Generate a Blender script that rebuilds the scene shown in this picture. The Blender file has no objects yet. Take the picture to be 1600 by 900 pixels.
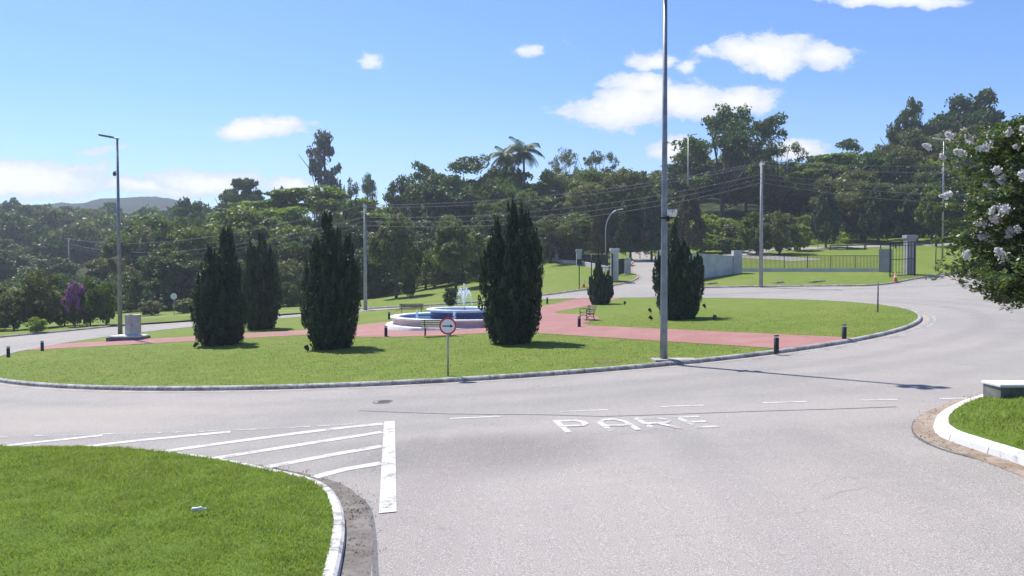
import bpy, bmesh, math, random
import numpy as np
from mathutils import Vector, Matrix, noise as mnoise
R = math.radians
scn = bpy.context.scene
C = scn.collection
# ------------------------------------------------------------------ camera
F = 1256.0                      # focal length in pixels of the 1600 px wide photograph
CAMZ = 3.4
PITCH = math.atan(30 / F)
cam = bpy.data.cameras.new('camera'); camo = bpy.data.objects.new('camera', cam); C.objects.link(camo)
cam.sensor_width = 36; cam.lens = 36 * F / 1600; cam.clip_end = 4000; cam.clip_start = .1
camo.location = (0, 0, CAMZ); camo.rotation_euler = (math.pi / 2 - PITCH, 0, 0)
scn.camera = camo
# ------------------------------------------------------------------ light
SUN_EL = 56.0
SUN_DIR = Vector((-0.6 * math.cos(R(SUN_EL)), 0.8 * math.cos(R(SUN_EL)), math.sin(R(SUN_EL))))
sl = bpy.data.lights.new('sun', 'SUN'); so = bpy.data.objects.new('sun', sl); C.objects.link(so)
sl.energy = 4.6; sl.angle = R(.53); sl.color = (1, .955, .89)
so.rotation_euler = SUN_DIR.to_track_quat('Z', 'Y').to_euler()
EXPOSURE = 0.74
SKY = .092
scn.view_settings.view_transform = 'Standard'; scn.view_settings.look = 'None'
scn.view_settings.exposure = EXPOSURE; scn.view_settings.gamma = 1
scn.view_settings.use_curve_mapping = False
world = bpy.data.worlds.new('World'); scn.world = world; world.use_nodes = True
wt = world.node_tree; wt.nodes.clear()

class NT:
    """small helper around a node tree"""
    def __init__(s, t): s.t = t
    def n(s, typ, **kw):
        nd = s.t.nodes.new(typ)
        for k, v in kw.items():
            if k.startswith('i_'):
                key = k[2:]
                key = int(key) if key.isdigit() else key.replace('_', ' ')
                s.put(nd.inputs[key], v)
            else: setattr(nd, k, v)
        return nd
    def put(s, sock, v):
        if isinstance(v, bpy.types.NodeSocket): s.t.links.new(v, sock)
        elif isinstance(v, bpy.types.Node): s.t.links.new(v.outputs[0], sock)
        else:
            if isinstance(v, (tuple, list)) and len(v) == 3 and sock.type == 'RGBA': v = (*v, 1)
            sock.default_value = v
    def math(s, op, a, b=0.0, c=None, clamp=False):
        nd = s.n('ShaderNodeMath', operation=op, use_clamp=clamp); s.put(nd.inputs[0], a); s.put(nd.inputs[1], b)
        if c is not None: s.put(nd.inputs[2], c)
        return nd.outputs[0]
    def vmath(s, op, a, b=(0, 0, 0)):
        nd = s.n('ShaderNodeVectorMath', operation=op); s.put(nd.inputs[0], a); s.put(nd.inputs[1], b)
        return nd
    def mix(s, fac, a, b, blend='MIX'):
        nd = s.n('ShaderNodeMix', data_type='RGBA', blend_type=blend)
        s.put(nd.inputs[0], fac); s.put(nd.inputs[6], a); s.put(nd.inputs[7], b)
        return nd.outputs[2]
    def noise(s, vec, scale, detail=4, rough=.55):
        nd = s.n('ShaderNodeTexNoise'); s.put(nd.inputs['Vector'], vec)
        nd.inputs['Scale'].default_value = scale; nd.inputs['Detail'].default_value = detail
        nd.inputs['Roughness'].default_value = rough
        return nd.outputs[0]
    def ramp(s, fac, a, b, lo=0.0, hi=1.0):
        nd = s.n('ShaderNodeMapRange', interpolation_type='SMOOTHSTEP'); s.put(nd.inputs[0], fac)
        nd.inputs[1].default_value = a; nd.inputs[2].default_value = b
        nd.inputs[3].default_value = lo; nd.inputs[4].default_value = hi
        return nd.outputs[0]

w = NT(wt)
sky = w.n('ShaderNodeTexSky', sky_type='NISHITA', sun_disc=False)
sky.sun_elevation = R(SUN_EL)
sky.sun_rotation = math.atan2(SUN_DIR.x, SUN_DIR.y)
sky.altitude = 700; sky.air_density = 1.0; sky.dust_density = .6; sky.ozone_density = 1.2
tc = w.n('ShaderNodeTexCoord')
sep = w.n('ShaderNodeSeparateXYZ', i_0=tc.outputs['Generated'])
yy = w.math('MAXIMUM', sep.outputs[1], .05)
px_ = w.math('DIVIDE', sep.outputs[0], yy); pz_ = w.math('DIVIDE', sep.outputs[2], yy)
P = w.n('ShaderNodeCombineXYZ', i_0=px_, i_1=pz_).outputs[0]
wn = w.n('ShaderNodeTexNoise'); w.put(wn.inputs['Vector'], P); wn.inputs['Scale'].default_value = 14; wn.inputs['Detail'].default_value = 8
warp = w.vmath('MULTIPLY', w.vmath('SUBTRACT', wn.outputs['Color'], (.5, .5, .5)).outputs[0], (.05, .035, 0)).outputs[0]
PW = w.vmath('ADD', P, warp).outputs[0]
CL = [(985, 168, 112, 34, 1), (1065, 158, 105, 36, 1), (1150, 156, 78, 22, .9), (1000, 132, 60, 20, .9), (935, 160, 55, 18, .8), (1205, 88, 76, 36, .95), (1165, 82, 60, 28, .8),
      (1275, 95, 62, 24, .8), (1410, 2, 120, 14, .85), (1012, 93, 44, 19, .7), (1068, 103, 26, 13, .45), (829, 88, 26, 11, .42),
      (925, 93, 26, 9, .45), (580, 97, 23, 15, .5), (400, 199, 76, 21, 1), (432, 192, 50, 14, .8), (492, 190, 16, 9, .4), (282, 207, 24, 8, .3),
      (20, 288, 190, 36, 1), (110, 268, 90, 22, .6), (120, 240, 70, 16, .35), (325, 284, 110, 24, .95), (230, 297, 120, 14, .8), (450, 290, 60, 14, .8), (1245, 231, 62, 18, .9),
      (1060, 240, 55, 20, .9), (1105, 85, 40, 16, .4), (900, 80, 50, 18, .3)]
acc = None; dens = None
for (u, v, ru, rv, amp) in CL:
    d = w.vmath('SUBTRACT', PW, ((u - 800) / F, (420 - v) / F, 0)).outputs[0]
    d = w.vmath('MULTIPLY', d, (F / ru, F / rv, 0)).outputs[0]
    ln = w.vmath('LENGTH', d).outputs['Value']
    m = w.math('MULTIPLY', w.math('SUBTRACT', 1.0, ln), amp)
    m = w.math('SUBTRACT', m, (1 - amp) * .30)
    acc = m if acc is None else w.math('MAXIMUM', acc, m)
stretch = w.vmath('MULTIPLY', P, (1, 1.7, 1)).outputs[0]
n1 = w.noise(stretch, 17, 10, .68)
n2 = w.noise(stretch, 5.2, 4, .5)
val = w.math('ADD', acc, w.math('MULTIPLY', w.math('SUBTRACT', n1, .5), 1.7))
cmask = w.ramp(val, -.08, .24)
cmask = w.math('MULTIPLY', cmask, w.math('GREATER_THAN', sep.outputs[1], .1))
cshade = w.ramp(w.math('ADD', val, w.math('MULTIPLY', w.math('SUBTRACT', n2, .5), .6)), .0, .75)
CLV = 1.02 / (SKY * 2 ** EXPOSURE)
ccol = w.mix(cshade, (CLV * .70, CLV * .79, CLV * .93), (CLV * 1.03, CLV * 1.03, CLV * 1.05))
# a few thin high streaks
hz = w.math('MULTIPLY', w.ramp(w.noise(w.vmath('MULTIPLY', P, (1.2, 5, 1)).outputs[0], 3.1, 6, .6), .52, .85), .22)
skyb = w.mix(1.0, sky.outputs[0], (.62, .83, 1.18), 'MULTIPLY')
sc = w.mix(w.math('MULTIPLY', hz, w.ramp(pz_, .30, .05)), skyb, (CLV * .85, CLV * .91, CLV * .98))
sc = w.mix(w.ramp(pz_, .24, .02, 0, .42), sc, (CLV * .72, CLV * .86, CLV * 1.0))
sc = w.mix(cmask, sc, ccol)
bg = w.n('ShaderNodeBackground', i_0=sc, i_1=SKY)
w.n('ShaderNodeOutputWorld', i_0=bg)

# ------------------------------------------------------------------ terrain
def sst(a, b, x):
    t = np.clip((x - a) / (b - a), 0, 1); return t * t * (3 - 2 * t)
def soft(t, k=6.0): return np.where(t > 40 * k / 6, t, k * np.log1p(np.exp(np.clip(t / k, -30, 30))))
def T(x, y):
    x = np.asarray(x, float); y = np.asarray(y, float)
    z = .05 * np.clip(x, -70, 110)
    ww = sst(-25, 10, x)
    z = z + ww * .08 * (soft(y - 71, 3.0) - soft(y - 124, 4.0))
    wr = sst(-45, 25, x)
    z = z + wr * .20 * (soft(y - 130, 8) - soft(y - 235, 10))
    wl = 1 - wr
    z = z + wl * .15 * (soft(y - 185, 15) - soft(y - 340, 15))
    return z
def Tf(x, y): return float(T(x, y))
CT, ST = math.cos(PITCH), math.sin(PITCH)
def ray(u, v):
    X = (u - 800) / F; Y = -(v - 450) / F
    return np.array([X, CT + ST * Y, -ST + CT * Y])
TS = np.concatenate([np.arange(3, 60, .02), np.arange(60, 400, .1)])
def G(u, v, off=0.0):
    """the ground point that the photograph shows at (u, v)"""
    d = ray(u, v); p = TS[:, None] * d[None, :]
    h = p[:, 2] + CAMZ - (T(p[:, 0], p[:, 1]) + off)
    i = np.argmax(h < 0)
    if h[i] >= 0: i = len(TS) - 1
    return Vector((p[i, 0], p[i, 1], p[i, 2] + CAMZ))
def Zat(v, D, u=800):
    d = ray(u, v); return CAMZ + d[2] / d[1] * D
def Xat(u, D, v=420):
    d = ray(u, v); return d[0] / d[1] * D
CX, CY, RAD = -3.0, 50.0, 25.4

# ------------------------------------------------------------------ materials
MATS = {}
def newmat(name):
    m = bpy.data.materials.new(name); m.use_nodes = True; m.node_tree.nodes.clear(); MATS[name] = m
    return m, NT(m.node_tree)
def out(nt, sh, disp=None):
    o = nt.n('ShaderNodeOutputMaterial', i_0=sh)
def princ(nt, col, rough=.6, metal=0.0, bump=None, bstr=.3, bdist=.02, spec=.5):
    p = nt.n('ShaderNodeBsdfPrincipled'); nt.put(p.inputs['Base Color'], col)
    nt.put(p.inputs['Roughness'], rough); nt.put(p.inputs['Metallic'], metal)
    p.inputs['Specular IOR Level'].default_value = spec
    if bump is not None:
        b = nt.n('ShaderNodeBump'); b.inputs['Strength'].default_value = bstr; b.inputs['Distance'].default_value = bdist
        nt.put(b.inputs['Height'], bump); nt.put(p.inputs['Normal'], b.outputs[0])
    return p
def simple(name, a, b, scale=4, rough=.6, metal=0.0, bstr=.15, spec=.4, detail=5):
    """two-tone worn surface"""
    m, t = newmat(name)
    pos = t.n('ShaderNodeTexCoord').outputs['Object']
    n = t.noise(pos, scale, detail, .6)
    col = t.mix(t.ramp(n, .35, .68), a, b)
    r = t.math('ADD', t.math('MULTIPLY', n, .25), rough - .12)
    out(t, princ(t, col, r, metal, t.noise(pos, scale * 8, 3), bstr, .01, spec)); return m

def lawn_mat(name, dark, light, dry, blade=55.0, dryamt=.5):
    m, t = newmat(name)
    pos = t.n('ShaderNodeNewGeometry').outputs['Position']
    big = t.noise(pos, .16, 4, .6); mid = t.noise(pos, 1.3, 5, .65); fine = t.noise(pos, blade, 3, .7); f2 = t.noise(pos, 9, 4, .7)
    c = t.mix(t.ramp(mid, .3, .7), dark, light)
    c = t.mix(t.math('MULTIPLY', t.ramp(big, .45, .7), dryamt), c, dry)
    c = t.mix(t.math('MULTIPLY', t.ramp(f2, .42, .72), .5), c, dark)
    c = t.mix(t.math('MULTIPLY', t.ramp(fine, .45, .75), .6), c, tuple(x * .45 for x in dark))
    c = t.mix(t.math('MULTIPLY', t.ramp(t.noise(pos, .55, 7, .75), .56, .70), .6), c, tuple(x * 1.05 for x in dry))
    c = t.mix(t.math('MULTIPLY', t.ramp(t.noise(t.vmath('MULTIPLY', pos, (.35, 1.4, 1)).outputs[0], 1.1, 4, .6), .55, .72), .45), c, dark)
    h = t.math('ADD', t.math('MULTIPLY', fine, .5), f2)
    out(t, princ(t, c, .85, 0, h, .9, .05, .15)); return m
lawn_mat('lawn_far', (.118, .170, .022), (.160, .215, .030), (.215, .230, .060), 26)
lawn_mat('lawn_near', (.098, .165, .016), (.142, .220, .024), (.20, .235, .05), 80)
def leafmat(name, dark, light, trans=.3, rough=.55, var=.25):
    tc3 = (1.0, 1.0, 1.0) if name.startswith('flower') else (1.25, 1.35, .6)
    m, t = newmat(name)
    a = t.n('ShaderNodeAttribute', attribute_name='tint').outputs['Fac']
    oi = t.n('ShaderNodeObjectInfo').outputs['Random']
    f = t.math('ADD', a, t.math('MULTIPLY', t.math('SUBTRACT', oi, .5), var), clamp=True)
    c = t.mix(f, dark, light)
    if name.startswith('grass'):
        gp = t.n('ShaderNodeNewGeometry').outputs['Position']
        c = t.mix(t.math('MULTIPLY', t.ramp(t.noise(gp, .9, 5, .65), .42, .68), .55), c, (.25, .28, .09))
        c = t.mix(t.math('MULTIPLY', t.ramp(t.noise(gp, 3.1, 4, .7), .5, .72), .5), c, (.055, .11, .018))
    p = princ(t, c, rough, spec=.35)
    tr = t.n('ShaderNodeBsdfTranslucent'); t.put(tr.inputs[0], t.mix(1.0, c, tc3, 'MULTIPLY'))
    mx = t.n('ShaderNodeMixShader', i_0=trans); t.put(mx.inputs[1], p.outputs[0]); t.put(mx.inputs[2], tr.outputs[0])
    out(t, mx); return m
leafmat('leaf_cypress', (.016, .036, .016), (.062, .105, .034), 0.15)
leafmat('leaf_cypress_tips', (.026, .052, .018), (.065, .11, .03), .15)
leafmat('leaf_dark', (.036, .066, .022), (.110, .158, .038), 0.32)
leafmat('leaf_mid', (.058, .096, .018), (.178, .228, .038), 0.36)
leafmat('leaf_bright', (.090, .145, .020), (.23, .30, .045), 0.4)
leafmat('leaf_light', (.15, .21, .035), (.33, .40, .075), .45)
leafmat('leaf_olive', (.075, .090, .032), (.20, .21, .075), 0.33)
leafmat('leaf_grey', (.10, .095, .09), (.21, .19, .17), 0.25)
leafmat('leaf_brown', (.045, .050, .030), (.105, .098, .058), 0.25)
leafmat('leaf_myrtle', (.045, .085, .024), (.14, .21, .055), 0.3, .42)
leafmat('leaf_myrtle_young', (.06, .085, .022), (.15, .17, .04), .35, .42)
leafmat('flower_white', (.72, .70, .70), (.88, .86, .86), .35)
leafmat('flower_cream', (.16, .18, .07), (.30, .31, .15), .35)
leafmat('flower_purple', (.34, .07, .36), (.62, .18, .58), .35)
leafmat('flower_red', (.16, .04, .05), (.30, .09, .10), .3)
leafmat('grass_blades', (.155, .215, .036), (.36, .43, .10), 0.35, .6)
leafmat('grass_blades_dry', (.135, .190, .026), (.235, .285, .055), 0.35, .6)
simple('bark', (.055, .045, .036), (.12, .10, .08), 9, .85, bstr=.6)
simple('bark_pale', (.13, .115, .095), (.24, .215, .18), 9, .85, bstr=.5)
simple('concrete', (.30, .29, .27), (.40, .385, .36), 3, .85, bstr=.3)
simple('concrete_pole', (.27, .275, .27), (.36, .36, .35), 2.5, .8)
simple('dark_concrete', (.10, .10, .10), (.19, .185, .175), 3, .85)
simple('white_wall', (.44, .44, .44), (.56, .555, .55), .8, .8)
simple('pillar_paint', (.38, .375, .37), (.50, .49, .48), 1.5, .8)
simple('wall_grey', (.25, .245, .245), (.33, .325, .32), 1.0, .85)
simple('fountain_white', (.66, .66, .66), (.78, .78, .77), 2.0, .55)
simple('fountain_pink', (.50, .38, .38), (.62, .50, .49), 2.0, .7)
simple('blue_tile', (.018, .035, .11), (.03, .06, .19), 6, .25)
simple('pool_blue', (.05, .16, .42), (.09, .26, .58), 3, .4)
simple('black_metal', (.012, .013, .014), (.028, .028, .030), 6, .45, .3)
simple('bollard_black', (.014, .015, .018), (.030, .030, .034), 6, .5)
simple('steel_grey', (.20, .21, .22), (.29, .30, .31), 3, .5, .35)
simple('galvanised', (.30, .31, .32), (.42, .43, .44), 3, .45, .55)
simple('lamp_white', (.55, .55, .55), (.70, .70, .70), 3, .4)
simple('lamp_glass', (.55, .58, .60), (.75, .78, .80), 3, .15)
simple('cabinet', (.36, .38, .34), (.48, .50, .45), 1.6, .6)
simple('slab_paint', (.56, .545, .53), (.68, .665, .65), 2.5, .75)
simple('wood_slat', (.10, .065, .045), (.20, .15, .11), 6, .7)
simple('wood_sunlit', (.34, .30, .25), (.48, .44, .38), 6, .7)  # bench slat wood lightened, sunlight on the slats put into the colour
simple('sign_red', (.50, .025, .02), (.58, .035, .03), 4, .45)
simple('sign_white', (.72, .72, .70), (.80, .80, .78), 4, .45)
simple('sign_black', (.01, .01, .01), (.02, .02, .02), 4, .5)
simple('cone_orange', (.55, .10, .03), (.65, .16, .05), 6, .6)
simple('cable', (.10, .10, .105), (.20, .20, .21), 6, .6)
simple('plastic', (.45, .52, .50), (.70, .75, .72), 20, .3)
simple('roof_tile', (.24, .10, .06), (.34, .16, .10), 2, .8)
simple('soil', (.13, .075, .045), (.22, .13, .075), 5, .95, bstr=.7)
simple('stone_slab', (.30, .24, .20), (.42, .36, .31), 5, .9, bstr=.5)
simple('cast_iron', (.16, .15, .145), (.24, .225, .215), 12, .7, .3)
m, t = newmat('water')
pos = t.n('ShaderNodeTexCoord').outputs['Object']
out(t, princ(t, t.mix(t.noise(pos, 1.3, 3), (.03, .10, .28), (.07, .20, .45)), .08, 0, t.noise(pos, 7, 4), .35, .05))
m, t = newmat('spray')
p = princ(t, (.86, .9, .95), .15, spec=.6); tr = t.n('ShaderNodeBsdfTranslucent', i_0=(.85, .9, .95, 1))
mx = t.n('ShaderNodeMixShader', i_0=.5); t.put(mx.inputs[1], p.outputs[0]); t.put(mx.inputs[2], tr.outputs[0]); out(t, mx)
# forest floor and open country
m, t = newmat('ground_cover')
pos = t.n('ShaderNodeNewGeometry').outputs['Position']
c = t.mix(t.ramp(t.noise(pos, .25, 6, .7), .35, .65), (.022, .036, .013), (.055, .080, .024))
c = t.mix(t.ramp(t.noise(pos, 2.2, 5, .7), .5, .8), c, (.075, .062, .040))
out(t, princ(t, c, .95, 0, t.noise(pos, 3, 6, .75), 1.0, .4, .1))
# asphalt
m, t = newmat('asphalt')
pos = t.n('ShaderNodeNewGeometry').outputs['Position']
sx = t.n('ShaderNodeSeparateXYZ', i_0=pos)
speck = t.noise(pos, 62, 2, .8); sp2 = t.noise(pos, 24, 3, .7)
big = t.noise(pos, .11, 4, .55); mid = t.noise(pos, .7, 6, .62)
c = t.mix(t.ramp(big, .35, .65), (.266, .246, .226), (.312, .283, .256))
c = t.mix(t.math('MULTIPLY', t.ramp(mid, .35, .75), .45), c, (.215, .202, .190))
aw = t.vmath('MULTIPLY', pos, (.16, 1.6, 1)).outputs[0]
streak = t.noise(aw, 1.1, 6, .7)
c = t.mix(t.math('MULTIPLY', t.ramp(streak, .52, .75), .45), c, (.192, .183, .178))
# tan dust drifting in from the verges
dust = t.noise(pos, .23, 5, .7)
c = t.mix(t.math('MULTIPLY', t.ramp(dust, .52, .72), .55), c, (.350, .312, .282))
def stain(c, cx, cy, rx, ry, col, amt, soft_=.5):
    d = t.vmath('MULTIPLY', t.vmath('SUBTRACT', pos, (cx, cy, 0)).outputs[0], (1 / rx, 1 / ry, 0)).outputs[0]
    l = t.math('ADD', t.vmath('LENGTH', d).outputs['Value'], t.math('MULTIPLY', t.math('SUBTRACT', t.noise(pos, .9, 6, .72), .5), 1.6))
    return t.mix(t.math('MULTIPLY', t.ramp(l, 1 - soft_, 1 + soft_, 1, 0), amt), c, col)
dr = t.vmath('LENGTH', t.vmath('MULTIPLY', t.vmath('SUBTRACT', pos, (-3, 50, 0)).outputs[0], (1, 1, 0)).outputs[0]).outputs['Value']
for r0_, am in ((28.0, .30), (29.9, .26), (32.3, .22), (34.2, .2)):
    bnd = t.ramp(t.math('ABSOLUTE', t.math('SUBTRACT', dr, t.math('ADD', r0_ - .5, t.noise(pos, .3, 3)))), .1, .75, 1, 0)
    c = t.mix(t.math('MULTIPLY', bnd, am), c, (.17, .16, .152))
c = stain(c, 3.3, 11.5, .5, 6.5, (.20, .188, .178), .35)
c = stain(c, 5.6, 11.5, .5, 6.5, (.20, .188, .178), .3)
c = stain(c, -.6, 15.0, 2.2, 1.6, (.165, .148, .14), .8)
c = stain(c, -1.2, 11.5, .7, 3.5, (.24, .21, .195), .7)
c = stain(c, 5.0, 17.5, 5.0, 1.6, (.365, .325, .295), .5)
c = stain(c, -13, 21.5, 6.0, 2.0, (.365, .31, .27), .55)
c = stain(c, 12, 17.5, 3.0, 2.2, (.30, .262, .24), .6)
c = stain(c, 2.0, 10.5, 4.0, 3.0, (.37, .325, .30), .4)
c = t.mix(t.math('MULTIPLY', t.ramp(speck, .34, .50, 1, 0), .80), c, (.155, .15, .15))
c = t.mix(t.math('MULTIPLY', t.ramp(speck, .54, .68), .75), c, (.60, .58, .57))
c = t.mix(t.math('MULTIPLY', t.ramp(sp2, .56, .72), .25), c, (.15, .147, .147))
vr = t.n('ShaderNodeTexVoronoi', feature='DISTANCE_TO_EDGE'); t.put(vr.inputs['Vector'], t.vmath('ADD', pos, t.vmath('MULTIPLY', t.n('ShaderNodeTexNoise', i_0=pos, i_Scale=1.2).outputs[1], (1.6, 1.6, 0)).outputs[0]).outputs[0]); vr.inputs['Scale'].default_value = .22
crk = t.math('MULTIPLY', t.ramp(vr.outputs[0], .0012, .004, 1, 0), t.ramp(t.noise(pos, .35, 3), .52, .62))
c = t.mix(t.math('MULTIPLY', crk, .28), c, (.09, .085, .08))
out(t, princ(t, c, .88, 0, t.math('ADD', speck, t.math('MULTIPLY', sp2, .5)), .55, .012, .25))
# paving
m, t = newmat('red_paving')
pos = t.n('ShaderNodeNewGeometry').outputs['Position']
br = t.n('ShaderNodeTexBrick'); t.put(br.inputs['Vector'], pos); br.inputs['Scale'].default_value = 5
br.inputs['Color1'].default_value = (.25, .112, .10, 1); br.inputs['Color2'].default_value = (.30, .142, .128, 1); br.inputs['Mortar'].default_value = (.27, .13, .11, 1)
c = t.mix(t.math('MULTIPLY', t.ramp(t.noise(pos, .5, 6, .7), .4, .7), .55), br.outputs[0], (.37, .20, .18))
c = t.mix(t.math('MULTIPLY', t.ramp(t.noise(pos, 1.6, 6, .7), .5, .75), .5), c, (.25, .115, .10))
out(t, princ(t, c, .85, 0, t.noise(pos, 30, 3), .3, .01, .3))
m, t = newmat('gutter')
pos = t.n('ShaderNodeNewGeometry').outputs['Position']
c = t.mix(t.ramp(t.noise(pos, 1.5, 6, .7), .35, .65), (.235, .175, .130), (.34, .285, .235))
c = t.mix(t.math('MULTIPLY', t.ramp(t.noise(pos, 11, 5, .7), .5, .68), .6), c, (.12, .09, .065))
out(t, princ(t, c, .9, 0, t.noise(pos, 25, 4), .6, .015, .2))
m, t = newmat('gutter_dark')
c = None
pos = t.n('ShaderNodeNewGeometry').outputs['Position']
c = t.mix(t.ramp(t.noise(pos, 1.5, 6, .7), .35, .65), (.13, .115, .105), (.205, .185, .17))
c = t.mix(t.math('MULTIPLY', t.ramp(t.noise(pos, 9, 5, .7), .48, .66), .55), c, (.085, .07, .055))
out(t, princ(t, c, .9, 0, t.noise(pos, 25, 4), .6, .015, .2))
m, t = newmat('gutter_light')
pos = t.n('ShaderNodeNewGeometry').outputs['Position']
c = t.mix(t.ramp(t.noise(pos, 1.5, 6, .7), .35, .65), (.30, .255, .22), (.38, .35, .32))
c = t.mix(t.math('MULTIPLY', t.ramp(t.noise(pos, 11, 5, .7), .5, .68), .6), c, (.20, .165, .14))
out(t, princ(t, c, .9, 0, t.noise(pos, 25, 4), .6, .015, .2))
def kerbmat(name, paint, conc, chip, joint=1.0):
    m, t = newmat(name)
    pos = t.n('ShaderNodeNewGeometry').outputs['Position']
    arc = t.n('ShaderNodeAttribute', attribute_name='arc').outputs['Fac']
    f = t.math('FRACT', t.math('DIVIDE', arc, joint))
    j = t.math('LESS_THAN', f, .018)
    n = t.noise(pos, 6, 7, .72); n2 = t.noise(pos, 1.4, 5, .7)
    c = t.mix(t.ramp(t.math('ADD', n, t.math('MULTIPLY', t.math('SUBTRACT', n2, .5), .8)), chip - .09, chip + .09), paint, conc)
    c = t.mix(t.math('MULTIPLY', t.ramp(n2, .5, .8), .3), c, tuple(x * .5 for x in conc))
    c = t.mix(t.math('MULTIPLY', j, .8), c, (.05, .045, .04))
    out(t, princ(t, c, .85, 0, n, .5, .01, .25))
kerbmat('kerb_white', (.60, .60, .585), (.36, .35, .33), .66)
kerbmat('kerb_chipped', (.55, .55, .535), (.27, .26, .25), .53)
kerbmat('kerb_grey', (.40, .395, .385), (.22, .21, .205), .50)
def paintmat(name, wear):
    m, t = newmat(name)
    pos = t.n('ShaderNodeNewGeometry').outputs['Position']
    n = t.noise(pos, 30, 4, .8); n2 = t.noise(pos, 3, 5, .7)
    k = t.math('ADD', t.math('MULTIPLY', n, .6), t.math('MULTIPLY', n2, .6))
    a = t.ramp(k, wear, wear + .16, 1, 0)
    c = t.mix(t.ramp(n2, .4, .7), (.52, .515, .50), (.41, .395, .375))
    p = princ(t, c, .75, 0, n, .3, .01, .3)
    tr = t.n('ShaderNodeBsdfTransparent')
    mx = t.n('ShaderNodeMixShader', i_0=a); t.put(mx.inputs[1], tr.outputs[0]); t.put(mx.inputs[2], p.outputs[0]); out(t, mx)
paintmat('road_paint', .635); paintmat('road_paint_worn', .60); paintmat('road_paint_faint', .50); paintmat('road_paint_letters', .54)
simple('tar', (.070, .068, .068), (.115, .11, .11), 5, .7)
m, t = newmat('far_hill')
pos = t.n('ShaderNodeNewGeometry').outputs['Position']
c = t.mix(t.ramp(t.noise(pos, .03, 8, .75), .35, .65), (.020, .035, .018), (.045, .065, .030))
out(t, princ(t, c, .95, 0, t.noise(pos, .05, 8, .8), 1.0, 12, .1))

# ------------------------------------------------------------------ mesh helpers
def setp(o, label=None, cat=None, group=None, kind=None):
    if label: o['label'] = label
    if cat: o['category'] = cat
    if group: o['group'] = group
    if kind: o['kind'] = kind
    return o
def mobj(name, me, parent=None):
    o = bpy.data.objects.new(name, me); C.objects.link(o)
    if parent is not None: o.parent = parent
    return o
def empty(name, loc, rz=0.0):
    o = bpy.data.objects.new(name, None); C.objects.link(o); o.location = loc; o.rotation_euler = (0, 0, rz)
    o.empty_display_size = .3
    return o
class MB:
    def __init__(s): s.v = []; s.f = []; s.m = []; s.mats = []; s.cur = 0
    def mat(s, name):
        if name not in s.mats: s.mats.append(name)
        s.cur = s.mats.index(name); return s
    def add(s, vs, fs):
        b = len(s.v); s.v += [tuple(x) for x in vs]
        for f in fs: s.f.append(tuple(i + b for i in f)); s.m.append(s.cur)
        return s
    def box(s, c, size, rz=0.0, rot=None, bev=0.0):
        sx, sy, sz = [q / 2 for q in size]
        M = rot if rot is not None else Matrix.Rotation(rz, 3, 'Z')
        if bev <= 0:
            pts = [(-sx, -sy, -sz), (sx, -sy, -sz), (sx, sy, -sz), (-sx, sy, -sz), (-sx, -sy, sz), (sx, -sy, sz), (sx, sy, sz), (-sx, sy, sz)]
            fs = [(3, 2, 1, 0), (4, 5, 6, 7), (0, 1, 5, 4), (1, 2, 6, 5), (2, 3, 7, 6), (3, 0, 4, 7)]
        else:
            pts = []
            for (zz, k) in ((-sz, bev), (-sz + bev, 0), (sz - bev, 0), (sz, bev)):
                ax, ay = sx - k, sy - k
                pts += [(-ax, -ay, zz), (ax, -ay, zz), (ax, ay, zz), (-ax, ay, zz)]
            fs = [(3, 2, 1, 0), (12, 13, 14, 15)]
            for l in range(3):
                for i in range(4):
                    j = (i + 1) % 4; fs.append((l * 4 + i, l * 4 + j, l * 4 + 4 + j, l * 4 + 4 + i))
        s.add([M @ Vector(p) + Vector(c) for p in pts], fs); return s
    def tube(s, path, rad, n=8, cap=True):
        path = [Vector(p) for p in path]
        if not hasattr(rad, '__len__'): rad = [rad] * len(path)
        vs = []; ref = None
        for i, p in enumerate(path):
            d = (path[min(i + 1, len(path) - 1)] - path[max(i - 1, 0)]).normalized()
            if ref is None: ref = Vector((1, 0, 0)) if abs(d.x) < .8 else Vector((0, 1, 0))
            a = (ref - d * ref.dot(d)).normalized(); b = d.cross(a); ref = a
            for k in range(n):
                t = 2 * math.pi * k / n; vs.append(p + (a * math.cos(t) + b * math.sin(t)) * rad[i])
        fs = []
        for i in range(len(path) - 1):
            for k in range(n):
                k2 = (k + 1) % n; fs.append((i * n + k, i * n + k2, (i + 1) * n + k2, (i + 1) * n + k))
        if cap: fs.append(tuple(range(n - 1, -1, -1))); fs.append(tuple((len(path) - 1) * n + k for k in range(n)))
        s.add(vs, fs); return s
    def lathe(s, prof, n=48, c=(0, 0, 0)):
        vs = []
        for (r, z) in prof:
            for k in range(n):
                t = 2 * math.pi * k / n; vs.append((c[0] + r * math.cos(t), c[1] + r * math.sin(t), c[2] + z))
        fs = []
        for i in range(len(prof) - 1):
            for k in range(n):
                k2 = (k + 1) % n; fs.append((i * n + k, i * n + k2, (i + 1) * n + k2, (i + 1) * n + k))
        s.add(vs, fs); return s
    def build(s, name, parent=None, smooth=False):
        me = bpy.data.meshes.new(name); me.from_pydata(s.v, [], s.f)
        for q in s.mats: me.materials.append(MATS[q])
        me.polygons.foreach_set('material_index', s.m)
        if smooth: me.polygons.foreach_set('use_smooth', [True] * len(s.f))
        me.update(); return mobj(name, me, parent)

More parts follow.
